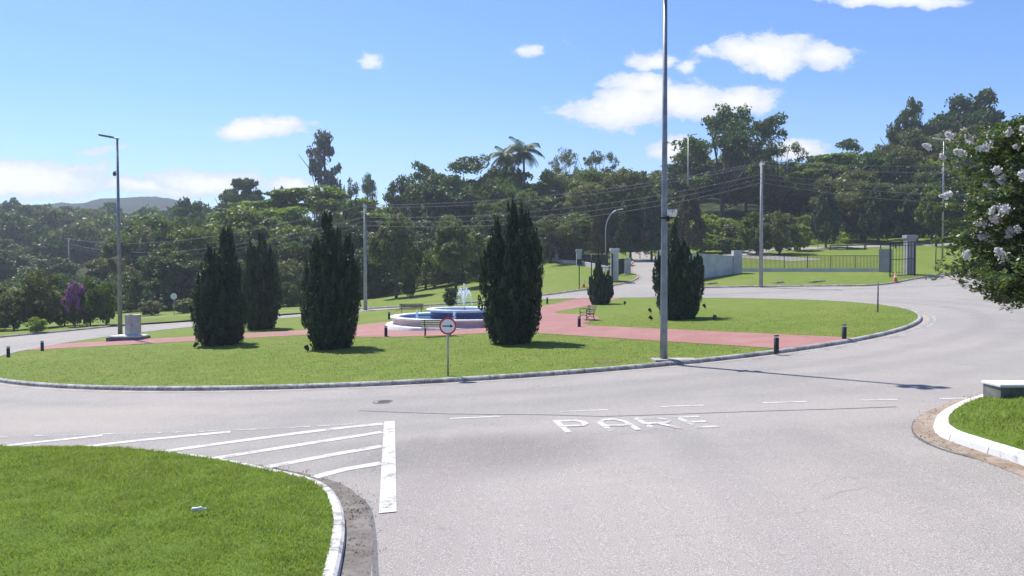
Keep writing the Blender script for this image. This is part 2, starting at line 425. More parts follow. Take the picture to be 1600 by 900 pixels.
def fastmesh(name, V, k, tint=None, mats=(), mi=None):
    """V: (n*k,3) vertices, every k of them one face"""
    n = len(V) // k
    me = bpy.data.meshes.new(name)
    me.vertices.add(len(V)); me.vertices.foreach_set('co', np.ascontiguousarray(V, dtype=np.float32).ravel())
    me.loops.add(len(V)); me.loops.foreach_set('vertex_index', np.arange(len(V), dtype=np.int32))
    me.polygons.add(n); me.polygons.foreach_set('loop_start', np.arange(0, len(V), k, dtype=np.int32))
    for q in mats: me.materials.append(MATS[q])
    if mi is not None: me.polygons.foreach_set('material_index', np.asarray(mi, dtype=np.int32))
    me.update(calc_edges=True)
    if tint is not None:
        a = me.attributes.new('tint', 'FLOAT', 'POINT'); a.data.foreach_set('value', np.repeat(tint, k).astype(np.float32))
    return me
def leafquads(rng, p, nrm, size, aspect=.55, up=None, jitter=.9):
    n = len(p)
    N = nrm + rng.normal(0, jitter, (n, 3)); N /= np.linalg.norm(N, axis=1, keepdims=True) + 1e-9
    r = rng.normal(0, 1, (n, 3)) if up is None else (up + rng.normal(0, .35, (n, 3)))
    t = r - N * np.sum(r * N, axis=1, keepdims=True); t /= np.linalg.norm(t, axis=1, keepdims=True) + 1e-9
    b = np.cross(N, t); s = (size * rng.uniform(.6, 1.35, n))[:, None] if np.ndim(size) == 0 else size[:, None]
    Q = np.stack([p - t * s, p - b * s * aspect + t * s * .1, p + t * s, p + b * s * aspect + t * s * .1], axis=1)
    return Q.reshape(-1, 3)
def catmull(pts, step=.6, closed=False):
    P_ = [Vector(p[:2]) for p in pts]; n = len(P_); o = []
    rng_ = range(n if closed else n - 1)
    for i in rng_:
        if closed: p0, p1, p2, p3 = P_[(i - 1) % n], P_[i], P_[(i + 1) % n], P_[(i + 2) % n]
        else: p0, p1, p2, p3 = P_[max(i - 1, 0)], P_[i], P_[i + 1], P_[min(i + 2, n - 1)]
        k = max(1, int((p2 - p1).length / step))
        for j in range(k):
            t = j / k
            o.append(.5 * ((2 * p1) + (p2 - p0) * t + (2 * p0 - 5 * p1 + 4 * p2 - p3) * t * t + (3 * p1 - p0 - 3 * p2 + p3) * t ** 3))
    if not closed: o.append(P_[-1])
    return o
def offset(pl, d, closed=False):
    n = len(pl); o = []
    for i in range(n):
        a = pl[(i - 1) % n] if closed or i > 0 else pl[i]; b = pl[(i + 1) % n] if closed or i < n - 1 else pl[i]
        t = (b - a).normalized(); o.append(pl[i] + Vector((-t.y, t.x)) * d)
    return o
def sheet(name, poly, off, mat, step=2.0, fn=None, kind='structure'):
    """a flat outline draped over the terrain"""
    bm = bmesh.new()
    vs = [bm.verts.new((p[0], p[1], 0)) for p in poly]
    bm.faces.new(vs)
    bmesh.ops.triangulate(bm, faces=bm.faces[:])
    xs = [p[0] for p in poly]; ys = [p[1] for p in poly]
    for (ax, lo, hi) in ((0, min(xs), max(xs)), (1, min(ys), max(ys))):
        g = math.floor(lo / step) * step + step
        while g < hi:
            co = [0, 0, 0]; co[ax] = g; no = [0, 0, 0]; no[ax] = 1
            bmesh.ops.bisect_plane(bm, geom=bm.verts[:] + bm.edges[:] + bm.faces[:], plane_co=co, plane_no=no, dist=1e-5)
            g += step
    A = np.array([v.co[:] for v in bm.verts]); Z = T(A[:, 0], A[:, 1]) + off
    if fn is not None: Z = Z + fn(A[:, 0], A[:, 1])
    for v, z in zip(bm.verts, Z): v.co.z = z
    bmesh.ops.recalc_face_normals(bm, faces=bm.faces[:])
    me = bpy.data.meshes.new(name); bm.to_mesh(me); bm.free()
    if len(me.polygons) and sum(p.normal.z for p in me.polygons) < 0: me.flip_normals()
    me.materials.append(MATS[mat]); me.polygons.foreach_set('use_smooth', [True] * len(me.polygons))
    o = mobj(name, me); 
    if kind: o['kind'] = kind
    return o
def strip(name, pl, prof, mat, closed=False, kind='structure', parent=None):
    """sweep a cross-section (sideways offset, height above terrain) along a ground line"""
    n = len(pl); k = len(prof); lines = [offset(pl, d, closed) for d, _ in prof]
    V = []; arc = []; s = 0
    for i in range(n):
        if i: s += (pl[i] - pl[i - 1]).length
        z0 = Tf(pl[i].x, pl[i].y)
        for j, (d, h) in enumerate(prof):
            q = lines[j][i]; V.append((q.x, q.y, Tf(q.x, q.y) + h)); arc.append(s)
    Fs = []
    for i in range(n if closed else n - 1):
        i2 = (i + 1) % n
        for j in range(k - 1): Fs.append((i * k + j, i2 * k + j, i2 * k + j + 1, i * k + j + 1))
    me = bpy.data.meshes.new(name); me.from_pydata(V, [], Fs); me.materials.append(MATS[mat])
    a = me.attributes.new('arc', 'FLOAT', 'POINT'); a.data.foreach_set('value', arc); me.update()
    o = mobj(name, me, parent)
    if kind: o['kind'] = kind
    return o

# ------------------------------------------------------------------ ground and hills
def ax(lo, hi, a, b, st):
    inner = list(np.arange(a, b + .01, st)); l = []; q = a; s = st
    while q > lo: s *= 1.35; q -= s; l.append(q)
    h = []; q = inner[-1]; s = st
    while q < hi: s *= 1.35; q += s; h.append(q)
    return np.array(l[::-1] + inner + h)
gx = ax(-900, 900, -140, 160, 2.0); gy = ax(-200, 1000, -20, 240, 2.0)
X, Y = np.meshgrid(gx, gy)
Z = T(X, Y) - .05
nx, ny = len(gx), len(gy)
far = sst(128, 150, Y) * 1.0
bumpz = np.array([mnoise.noise(Vector((x * .05, y * .05, 0))) for x, y in zip(X.ravel(), Y.ravel())]).reshape(X.shape)
Z = Z + bumpz * far * 1.6
V = np.stack([X.ravel(), Y.ravel(), Z.ravel()], 1)
idx = np.arange(nx * ny).reshape(ny, nx)
Fq = np.stack([idx[:-1, :-1].ravel(), idx[:-1, 1:].ravel(), idx[1:, 1:].ravel(), idx[1:, :-1].ravel()], 1)
me = bpy.data.meshes.new('ground'); me.from_pydata(V.tolist(), [], Fq.tolist()); me.materials.append(MATS['ground_cover'])
me.polygons.foreach_set('use_smooth', [True] * len(me.polygons)); mobj('ground', me)['kind'] = 'structure'
# blue ridge on the left horizon: a real ridge 1.4 km away
def ridge(name, D, prof, depth):
    us = np.arange(prof[0][0], prof[-1][0] + 1, 3.0); tv = np.interp(us, [p[0] for p in prof], [p[1] for p in prof])
    V = []; rows = 14; rg = np.random.default_rng(5)
    for r in range(rows):
        f = r / (rows - 1); dd = D - depth * math.cos(f * math.pi) ; hgt = math.sin(f * math.pi) ** .8
        for u, tvv in zip(us, tv):
            x = (u - 800) / F * D; zt = Zat(tvv, D)
            nz = mnoise.fractal(Vector((x * .03, dd * .03, 3)), .6, 2.2, 6) * 1.6 + mnoise.noise(Vector((x * .2, dd * .2, 7))) * .7
            V.append((x, dd, -20 + (zt + 20 + nz) * hgt))
    n = len(us); Fs = [(r * n + i, r * n + i + 1, (r + 1) * n + i + 1, (r + 1) * n + i) for r in range(rows - 1) for i in range(n - 1)]
    me = bpy.data.meshes.new(name); me.from_pydata(V, [], Fs); me.materials.append(MATS['far_hill']); me.polygons.foreach_set('use_smooth', [True] * len(Fs))
    mobj(name, me)['kind'] = 'structure'
ridge('hills', 820, [(-700, 350), (-300, 335), (-100, 328), (60, 322), (160, 318), (200, 311), (240, 308), (278, 312), (310, 324), (420, 345), (700, 370), (900, 400)], 150)

# ------------------------------------------------------------------ roads, lawns, kerbs
sheet('road', [(-120, -16), (120, -16), (120, 128), (-120, 128)], 0.0, 'asphalt', 2.0)
LH = .125
kprof_out = [(-.02, -.04), (-.005, .10), (.035, .135), (.15, .142), (.152, .0)]   # positive offset = towards the lawn
def V2(l): return [G(u, v).xy for u, v in l]
# roundabout
NR = 220
circ = [Vector((CX + RAD * math.cos(2 * math.pi * i / NR), CY + RAD * math.sin(2 * math.pi * i / NR))) for i in range(NR)]
inner = offset(circ, .145, True)
isl_mound = lambda x, y: .22 * np.clip((RAD - .3 - np.hypot(x - CX, y - CY)) / 6, 0, 1)
sheet('roundabout_lawn', inner, LH, 'lawn_far', 2.0)
kb = strip('roundabout_kerb', circ + [circ[0]], kprof_out, 'kerb_grey')
strip('roundabout_gutter', circ + [circ[0]], [(-.34, .006), (-.003, .012)], 'gutter_light')
arcp = [Vector((CX + (RAD + .5) * math.cos(a), CY + (RAD + .5) * math.sin(a))) for a in np.linspace(-1.15, .5, 80)]
strip('roundabout_gutter_edge', arcp, [(-.10, .005), (0, .009)], 'kerb_grey')
# foreground corner lawn on the left
fk = catmull(V2([(-520, 722), (-250, 711), (0, 707), (120, 707), (210, 709.5), (330, 724), (420, 742), (480, 756), (515, 772), (534, 803), (538, 842), (529, 900), (505, 1000), (460, 1180)]), .3)
fk = fk[::-1]
strip('left_corner_kerb', fk, [(a, b) for a, b in kprof_out], 'kerb_chipped')
strip('left_corner_gutter', [p for p in fk if p.y < 14.6], [(-.36, .006), (-.003, .012)], 'gutter_dark')
fin = offset(fk, .145)
fkA = np.array([[p.x, p.y] for p in fin])
def dist_to(A):
    def f(x, y):
        x = np.atleast_1d(x); y = np.atleast_1d(y)
        return np.min(np.hypot(x[:, None] - A[None, :, 0], y[:, None] - A[None, :, 1]), axis=1)
    return f
dfk = dist_to(fkA)
moundF = lambda x, y: .16 * (1 - np.exp(-dfk(x, y) / .5))
polyF = list(fin) + [Vector((-25, 14)), Vector((-25, -10)), Vector((fin[0].x, -10))]
sheet('left_corner_lawn', polyF, LH, 'lawn_near', .5, moundF)
# right corner lawn
rk = catmull(V2([(2300, 572), (1900, 590), (1700, 604), (1600, 614), (1560, 619), (1525, 627), (1492, 639), (1468, 653), (1459, 669), (1472, 685), (1524, 704), (1600, 729), (1750, 790), (1900, 862), (2050, 960)]), .3)
strip('right_corner_kerb', rk, [(-.02, -.04), (.02, .11), (.07, .145), (.24, .155), (.242, 0)], 'kerb_white')
strip('right_corner_gutter', rk, [(-.36, .006), (-.003, .012)], 'gutter')
rin = offset(rk, .235); rkA = np.array([[p.x, p.y] for p in rin]); drk = dist_to(rkA)
polyR = list(rin) + [Vector((45, 2))]
moundR = lambda x, y: .14 * (1 - np.exp(-drk(x, y) / .6))
sheet('right_corner_lawn', polyR, .135, 'lawn_near', .6, moundR)
# lawns beyond the ring road
K1 = catmull(V2([(-700, 610), (-350, 572), (-150, 545), (0, 528), (100, 518.5), (155, 513), (192, 508), (203, 503), (225, 498.5), (309, 494), (380, 490.5), (440, 487), (564, 483.2), (640, 479.5), (690, 476.5), (760, 471.5), (842, 463), (900, 455.5), (935, 450.5), (958, 447), (986, 441), (998, 434), (992, 428.5), (984, 424), (986, 415), (992, 407.5)]), 1.0)
strip('far_lawn_kerb', K1, kprof_out, 'kerb_grey'); strip('far_lawn_gutter', K1, [(-.4, .008), (-.003, .014)], 'gutter')
k1i = offset(K1, .145)
sheet('far_lawn', list(k1i) + [Vector((k1i[-1].x + 1, 128)), Vector((-119, 128)), Vector((-119, k1i[0].y))], LH, 'lawn_far', 2.0)
K2 = catmull(V2([(1043, 408), (1040, 420), (1036, 433), (1031, 442), (1036, 449), (1060, 451), (1097, 450.3), (1160, 449), (1190, 448.4), (1300, 447.6), (1350, 447.2), (1385, 444.8), (1408, 441), (1434, 436), (1484, 428), (1534, 423), (1700, 417), (1950, 412)]), 1.0)
strip('gate_lawn_kerb', K2, kprof_out, 'kerb_grey'); strip('gate_lawn_gutter', K2, [(-.4, .008), (-.003, .014)], 'gutter')
k2i = offset(K2, .145)
sheet('gate_lawn', list(k2i) + [Vector((119, k2i[-1].y)), Vector((119, 128)), Vector((k2i[0].x - 1, 128))], LH, 'lawn_far', 2.0)
# inner park roads beyond the walls
def psheet(name, pts, off, mat, step=2.0, kind='structure'): return sheet(name, V2(pts), off, mat, step, kind=kind)
psheet('park_road', [(1120, 402), (1180, 406), (1240, 410), (1290, 407), (1235, 403), (1190, 397), (1210, 392), (1300, 391), (1400, 386.5), (1530, 384), (1640, 382), (1640, 379), (1530, 381), (1400, 383), (1300, 387), (1200, 388.5), (1155, 393)], LH + .03, 'asphalt')
# red paths: three radial walks and the round plaza
ang = [math.radians(a) for a in (-55.5, 64.5, 184.5)]
PR = 8.4; hw = 2.15
poly = []
for a in sorted(ang):
    d = Vector((math.cos(a), math.sin(a))); nrm = Vector((-d.y, d.x)); c0 = Vector((CX, CY))
    re = math.sqrt((RAD - .17) ** 2 - hw ** 2); ri = math.sqrt(PR ** 2 - (hw + .7) ** 2)
    poly.append((a, [c0 + d * ri - nrm * (hw + .9), c0 + d * (ri + 1.6) - nrm * hw, c0 + d * re - nrm * hw] + [c0 + Vector((math.cos(a + q), math.sin(a + q))) * (RAD - .17) for q in np.linspace(-.06, .06, 4)] + [c0 + d * re + nrm * hw, c0 + d * (ri + 1.6) + nrm * hw, c0 + d * ri + nrm * (hw + .9)]))
pp = []
for i, (a, pts) in enumerate(poly):
    pp += pts
    a1 = poly[(i + 1) % 3][0] + (2 * math.pi if i == 2 else 0)
    da = math.asin((hw + .9) / PR)
    for q in np.linspace(a + da, a1 - da, 12)[1:-1]: pp.append(Vector((CX + PR * math.cos(q), CY + PR * math.sin(q))))
sheet('red_path', pp, LH + .012, 'red_paving', 2.0)

# ------------------------------------------------------------------ road markings
def line_mark(name, pts, w_, mat, off=.007, step=.5):
    pl = catmull([G(u, v).xy for u, v in pts], step)
    return strip(name, pl, [(-w_ / 2, off), (w_ / 2, off)], mat)
for k, (pts, w_) in enumerate([([(-160, 718), (0, 698), (80, 689), (160, 680.5)], .22), ([(96, 703), (208, 689.5), (360, 675)], .25),
                 ([(240, 708), (400, 686), (500, 673), (598, 662.5)], .27), ([(320, 719), (440, 700), (597, 675.5)], .26),
                 ([(404, 733), (520, 711), (597, 697.5)], .26), ([(476, 750), (540, 733.5), (596, 724)], .26)]):
    line_mark('hatch_marking', pts, w_, 'road_paint')
line_mark('edge_marking', [(-200, 692), (0, 683.5), (160, 679), (360, 673), (598, 660.8)], .10, 'road_paint_faint', .010)
bar = catmull([G(u, v).xy for u, v in [(608.5, 659), (606, 802)]], .5)
strip('bar_marking', bar, [(-.125, .013), (.125, .013)], 'road_paint')
for a, b in [((703, 654.5), (783, 651)), ((875, 643.5), (950, 640.8)), ((1033, 636), (1100, 633.5)), ((1192, 630), (1260, 628)), ((1345, 626), (1402, 624.5)), ((1468, 623.5), (1545, 621.5))]:
    line_mark('lane_dash', [a, b], .11, 'road_paint_worn')
# PARE, read by drivers leaving towards the roundabout
o0 = G(868, 657.5).xy; oy = (G(888, 675.5).xy - o0); ox = (G(1056, 651.5).xy - o0) / 3.0
def LG(x, y): return o0 + ox * x + oy * y            # x in letter pitches, y 0 = top, 1 = foot
gl = {'P': [[(0, 1), (0, 0)], [(0, .06), (.5, .06), (.62, .2), (.62, .38), (.5, .52), (0, .52)]],
      'A': [[(0, 1), (0, .3), (.18, .06), (.44, .06), (.62, .3), (.62, 1)], [(0, .6), (.62, .6)]],
      'R': [[(0, 1), (0, 0)], [(0, .06), (.5, .06), (.62, .2), (.62, .38), (.5, .52), (0, .52)], [(.3, .55), (.62, 1)]],
      'E': [[(0, 1), (0, 0)], [(0, .06), (.52, .06)], [(0, .5), (.42, .5)], [(0, .94), (.46, .94)]]}
for i, ch in enumerate('PARE'):
    mb = MB().mat(['road_paint', 'road_paint_worn', 'road_paint_letters', 'road_paint_letters'][i])
    lv = 0
    for st in gl[ch]:
        lv += 1
        for (a, b) in zip(st[:-1], st[1:]):
            A_ = LG(i + a[0], a[1]); B_ = LG(i + b[0], b[1]); d = (B_ - A_)
            vert = abs(b[1] - a[1]) > abs(b[0] - a[0]) * .8
            nrm = Vector((-d.y, d.x)).normalized() * (.065 if vert else .09); e = d.normalized() * .03
            q = [A_ - nrm - e, B_ - nrm + e, B_ + nrm + e, A_ + nrm - e]
            mb.add([(p.x, p.y, Tf(p.x, p.y) + .007 + .0012 * len(mb.f)) for p in q], [(0, 1, 2, 3)])
    setp(mb.build('road_letter'), kind='structure')
# sealed seam between the two asphalt surfaces, cracks, manhole
line_mark('asphalt_seam', [(560, 642), (700, 647), (860, 648.5), (940, 651), (1010, 649), (1180, 643), (1300, 639.5), (1400, 636)], .05, 'tar', .0045)
line_mark('asphalt_seam', [(470, 757), (545, 771), (574, 792), (583, 830), (587, 905), (590, 1000)], .07, 'tar', .0045, .3)
line_mark('asphalt_seam', [(1900, 880), (1600, 737), (1520, 716), (1471, 702), (1434, 684), (1427, 666), (1440, 652), (1493, 636)], .06, 'tar', .0045, .3)
mh = empty('manhole_cover', G(602, 628)); setp(mh, 'round iron manhole cover in the ring road asphalt near the hatched wedge', 'manhole cover')
MB().mat('cast_iron').lathe([(.001, .008), (.27, .008), (.28, .008), (.30, .012), (.33, .012), (.34, -.01)], 32).build('cover', mh)
rb = MB().mat('cast_iron')
for i in range(6): rb.box((0, -.2 + .08 * i, .012), (.42 * math.sqrt(max(.1, 1 - ((-.2 + .08 * i) / .27) ** 2)), .02, .008))
rb.build('rib', mh)

# ------------------------------------------------------------------ things on the ground
def gpt(u, v, off=LH): return G(u, v, off)
def pole_base(u, v): p = gpt(u, v); return p, p.y
# bollards
def bollard(u, vtop, vbot, label, off=LH):
    p = gpt(u, vbot, off); h = .56
    e = empty('bollard', p); setp(e, label, 'bollard', 'black bollards on the roundabout')
    MB().mat('bollard_black').lathe([(.085, -.08), (.085, h - .10), (.075, h - .095)], 16).build('post', e, True)
    MB().mat('lamp_glass').lathe([(.072, h - .10), (.072, h - .035)], 16).build('light_band', e, True)
    MB().mat('bollard_black').lathe([(.001, h - .035), (.088, h - .035), (.088, h - .008), (.08, h), (.001, h)], 16).build('cap', e, True)
for a in [(13, 543, 558, 'black bollard nearest the left frame edge beside the ring road'),
          (66, 533, 548, 'black bollard where the red path meets the kerb at far left'),
          (603, 513, 526, 'black bollard on the paving just in front of the fountain rim at its left'),
          (608, 487, 499, 'black bollard behind the left end of the fountain near the far bench'),
          (843, 481, 492, 'black bollard right of the fountain at the mouth of the rear red path'),
          (855, 466, 475, 'small distant black bollard at the far end of the rear red path'),
          (905, 495, 511, 'black bollard in front of the slatted bench on the right of the plaza'),
          (921, 480, 492, 'black bollard standing right behind the slatted bench'),
          (1213, 527, 549, 'black bollard on the near side of the red path by the right kerb'),
          (1319, 509, 530, 'black bollard on the far side of the red path by the right kerb')]: bollard(*a)
# spot lights round the cypresses
for (u, v, l) in [(305, 544, 'at the left foot of the leftmost cypress'), (437, 495, 'right of the second cypress, by the far road'), (480, 550, 'at the left foot of the third cypress'),
                  (541, 540, 'at the right foot of the third cypress'), (1016, 489, 'upper one of two left of the tall pole cypress'), (1017, 501, 'lower one of two left of the tall pole cypress'),
                  (1101, 482, 'farther one right of the cypress behind the tall pole'), (1116, 501, 'nearer one right of the cypress behind the tall pole'), (976, 477, 'right of the small cypress near the gate')]:
    e = empty('garden_spotlight', gpt(u, v)); e.rotation_euler.z = random.Random(int(u)).uniform(0, 6)
    setp(e, 'small black ground spotlight ' + l, 'spotlight', 'ground spotlights on the lawn')
    MB().mat('black_metal').tube([(0, 0, -.05), (0, 0, .12)], .015, 6).build('stake', e)
    MB().mat('black_metal').tube([(-.09, 0, .09), (-.02, 0, .14), (.09, 0, .24)], [.05, .08, .11], 12).build('lamp_body', e)
# benches
def bench(u, v, rz, label, wood='wood_slat', W=1.7, D=None):
    p = gpt(u, v, LH + .01)
    e = empty('park_bench', p, rz); setp(e, label, 'bench', 'slatted benches round the fountain')
    for sx in (-W / 2 + .18, W / 2 - .18):
        b = MB().mat('black_metal')
        b.tube([(sx, -.28, 0), (sx, -.22, .22), (sx, -.20, .42)], .022, 6).tube([(sx, .28, 0), (sx, .20, .22), (sx, .20, .44), (sx, .34, .86)], .022, 6)
        b.tube([(sx, -.22, .42), (sx, .21, .40)], .022, 6).tube([(sx, -.22, .2), (sx, 0, .28), (sx, .2, .2)], .018, 6).tube([(sx, -.22, .42), (sx, -.26, .62), (sx, .0, .66), (sx, .27, .62)], .02, 6)
        b.build('side_frame', e)
    s = MB().mat(wood)
    for i in range(5): s.box((0, -.20 + .098 * i, .445 - .004 * i), (W, .07, .03))
    s.build('seat', e)
    s = MB().mat(wood)
    rot = Matrix.Rotation(-R(18), 3, 'X')
    for i in range(4): s.box((0, .222 + .034 * i, .53 + .1 * i), (W, .028, .068), rot=rot)
    s.build('backrest', e)
bench(917, 500, R(-78), 'dark slatted bench seen from its end on the right of the plaza')
bench(643, 492, R(8), 'dark slatted bench behind the left side of the fountain', W=1.9)
bench(684, 525, R(180), 'pale sunlit slatted bench in front of the fountain behind the round sign', 'wood_sunlit', W=1.65)
# round arrow sign
p = gpt(700, 587); e = empty('traffic_sign', p, R(0)); k = p.y / F
setp(e, 'round white sign with red ring and black right arrow on a grey post', 'traffic sign')
hc = 78 * k; rs = 13.4 * k
MB().mat('galvanised').tube([(0, 0, -.1), (0, 0, hc + rs * .8)], .03, 10).build('post', e, True)
def disc(mb, r0, r1, y, n=48, z=0.0):
    vs = []
    for i in range(n):
        a = 2 * math.pi * i / n
        vs.append((r0 * math.cos(a), y, z + r0 * math.sin(a))); vs.append((r1 * math.cos(a), y, z + r1 * math.sin(a)))
    fs = [(2 * i, 2 * i + 1, 2 * ((i + 1) % n) + 1, 2 * ((i + 1) % n)) for i in range(n)]
    mb.add(vs, fs)
pl = MB().mat('steel_grey'); disc(pl, .001, rs, -.034, z=hc); disc(pl, rs, rs, -.034, z=hc)
pl.add([(rs * math.cos(a), y, hc + rs * math.sin(a)) for a in np.linspace(0, 2 * math.pi, 49)[:-1] for y in (-.034, -.038)], [(2 * i, 2 * i + 1, 2 * ((i + 1) % 48) + 1, 2 * ((i + 1) % 48)) for i in range(48)])
pl.build('plate', e)
rr = MB().mat('sign_red'); disc(rr, rs * .80, rs, -.0395, z=hc); rr.build('red_ring', e)
ww = MB().mat('sign_white'); disc(ww, .001, rs * .80, -.0395, z=hc); ww.build('white_face', e)
ar = MB().mat('sign_black'); s = rs
ar.add([(-.62 * s, -.043, hc - .07 * s), (.3 * s, -.043, hc - .07 * s), (.3 * s, -.043, hc + .07 * s), (-.62 * s, -.043, hc + .07 * s), (.28 * s, -.0435, hc - .2 * s), (.64 * s, -.0435, hc), (.28 * s, -.0435, hc + .2 * s)], [(0, 1, 2, 3), (4, 5, 6)])
ar.build('arrow', e)
# bare posts
def post(u, vt, vb, r, label, mat='steel_grey', sign=None, off=LH, name='sign_post', cat='post'):
    p = gpt(u, vb, off); k = p.y / F; h = (vb - vt) * k
    e = empty(name, p); setp(e, label, cat)
    MB().mat(mat).tube([(0, 0, -.1), (0, 0, h)], r, 8).build('post', e, True)
    if sign:
        kind, sr, mt = sign; sr *= k
        m_ = MB().mat(mt)
        if kind == 'disc': m_.tube([(0, -.05, h - sr), (0, -.03, h - sr)], sr, 28)
        else: m_.box((0, -.05, h - sr * 1.2), (sr * 2, .03, sr * 2.4))
        m_.build('sign_plate', e)
    return e
post(1371.5, 441, 488, .04, 'thin bare dark post on the right tip of the roundabout lawn', 'dark_concrete')
post(418.5, 455, 501, .04, 'thin grey post between the second and third cypress by the road', 'steel_grey', off=LH)
post(272, 458, 492, .04, 'small round white sign before dark trees on the far left', 'galvanised', ('disc', 5, 'sign_white'), cat='traffic sign')
post(905, 405, 452, .05, 'dark square sign plate on a post below the left lawn fence', 'black_metal', ('box', 3.6, 'black_metal'), cat='traffic sign')
post(924, 398, 441, .06, 'tall black post left of the gate beyond the small cypress', 'black_metal')
post(1241, 367, 392, .06, 'dark round sign back facing the park road behind the railing', 'steel_grey', ('disc', 8, 'black_metal'), cat='traffic sign')
post(1256, 366, 389, .05, 'thin dark post right of the round sign on the park lawn', 'black_metal')
post(1278, 368, 389, .05, 'slim post left of the domed cypress in the park', 'dark_concrete')
post(1462, 384, 424, .05, 'black post on the lawn right of the open gate', 'black_metal')
post(1508, 388, 415, .05, 'black post on the lawn under the white flowering tree', 'black_metal')
post(977, 381, 399, .08, 'grey post behind the left gate pillars', 'dark_concrete')
post(1000, 379, 403, .06, 'black post with small square plate beyond the gate road', 'black_metal', ('box', 4, 'black_metal'), cat='traffic sign')

# tall pole in front
p = gpt(1037, 563); k = p.y / F; Hh = 12.9
e = empty('floodlight_mast', p); setp(e, 'very tall grey mast on a square concrete pad near the right kerb', 'light pole')
MB().mat('steel_grey').tube([(0, 0, -.1), (0, 0, 1.0), (0, 0, Hh * .5), (0, 0, Hh)], [.125, .12, .09, .06], 18).build('mast', e, True)
MB().mat('concrete').box((.35, -.05, .0), (1.45, .6, .12), rz=R(5), bev=.015).build('pad', e)
for q in (-.1, -.8): MB().mat('steel_grey').tube([(-.2, 0, Hh + q), (.2, 0, Hh + q)], .035, 8).build('crossbar', e)
for s_ in (-.2, .2):
    for q in (0, -.7): MB().mat('black_metal').box((s_, -.16, Hh + .05 + q), (.28, .24, .30), rot=Matrix.Rotation(R(25), 3, 'X'), bev=.03).build('floodlight', e)
zf = (563 - 336) * k
fb = MB().mat('black_metal').box((.1, -.06, zf - .12), (.05, .22, .16)).box((-.02, 0, zf - .1), (.34, .34, .05)); fb.build('bracket', e)
for s_ in (0, .17): MB().mat('lamp_glass').box((.13 + s_, -.16, zf + .05), (.14, .26, .10), rot=Matrix.Rotation(R(-38), 3, 'X'), bev=.012).build('small_floodlight', e)

# left lamp post, cabinet
p = gpt(188, 527.5); k = p.y / F; Hh = (527.5 - 217) * k
e = empty('street_lamp', p); setp(e, 'tall thin street lamp with a single head and small camera at left', 'street lamp')
MB().mat('steel_grey').tube([(0, 0, -.1), (-.02, 0, Hh * .5), (-.05, 0, Hh)], [.15, .11, .065], 14).build('pole', e, True)
MB().mat('steel_grey').tube([(.06, 0, Hh - .02), (-.35, 0, Hh + .05)], .05, 8).build('arm', e)
MB().mat('dark_concrete').box((-.75, -.02, Hh + .14), (.95, .30, .12), rot=Matrix.Rotation(R(10), 3, 'Y'), bev=.03).build('lamp_head', e)
zc = (527.5 - 271) * k
MB().mat('steel_grey').tube([(-.03, 0, zc + .15), (-.24, 0, zc + .12)], .025, 6).build('camera_arm', e)
MB().mat('dark_concrete').lathe([(.001, -.2), (.08, -.17), (.11, -.09), (.11, .02), (.05, .12), (.001, .13)], 14, (-.26, 0, zc)).build('security_camera', e, True)
p = gpt(201, 531); k = p.y / F
e = empty('concrete_plinth', p); setp(e, 'low white topped plinth beneath the electrical cabinet on the roundabout', 'plinth')
MB().mat('dark_concrete').box((0, 0, .07), (2.1, 1.5, .26), bev=.01).build('base', e)
MB().mat('slab_paint').box((.05, 0, .245), (1.9, 1.35, .09), bev=.02).build('top_slab', e)
zt = p.z + .29
e = empty('electrical_cabinet', (Xat(208, p.y + .15, 510), p.y + .15, zt)); setp(e, 'pale grey green metal cabinet beside the left street lamp', 'cabinet')
ch = (525 - 494) * k
MB().mat('cabinet').box((0, 0, ch / 2), (.82, .46, ch), bev=.012).build('body', e)
for sx in (-.2, .2): MB().mat('cabinet').box((sx, -.237, ch / 2), (.385, .012, ch - .12), bev=.003).build('door', e)
MB().mat('cabinet').box((0, 0, ch + .02), (.90, .54, .05), bev=.012).build('lid', e)
MB().mat('black_metal').box((.03, -.25, ch * .52), (.025, .02, .14)).build('handle', e)

# fountain
fz = Tf(CX, CY) + LH + .02
e = empty('fountain', (CX + .02, CY, fz)); e.scale = (.885, .885, 1); setp(e, 'two tier round white fountain with blue basins and water jets', 'fountain')
MB().mat('fountain_white').lathe([(5.45, -.5), (5.45, .02), (5.40, .05), (4.9, .06)], 96).build('plinth_step', e, True)
MB().mat('fountain_pink').lathe([(4.98, -.35), (4.98, .36), (5.0, .37)], 96).build('basin_wall', e, True)
MB().mat('fountain_white').lathe([(4.98, .36), (5.10, .38), (5.16, .43), (5.14, .49), (5.08, .51), (4.62, .50), (4.55, .46), (4.55, .37)], 96).build('basin_rim', e, True)
MB().mat('blue_tile').lathe([(4.56, .47), (4.54, .10), (0.02, .08)], 96).build('basin_lining', e, True)
MB().mat('water').lathe([(4.55, .33), (2.3, .33)], 96).build('lower_water', e, True)
MB().mat('blue_tile').lathe([(2.36, .05), (2.36, .78)], 72).build('upper_wall', e, True)
MB().mat('fountain_white').lathe([(2.34, .74), (2.56, .78), (2.66, .84), (2.64, .93), (2.58, .95), (2.18, .94), (2.12, .90), (2.12, .70)], 72).build('upper_rim', e, True)
MB().mat('water').lathe([(2.13, .87), (.02, .87)], 72).build('upper_water', e, True)
MB().mat('steel_grey').lathe([(.12, .5), (.10, .95), (.05, .98), (.001, .98)], 12).build('nozzle', e, True)
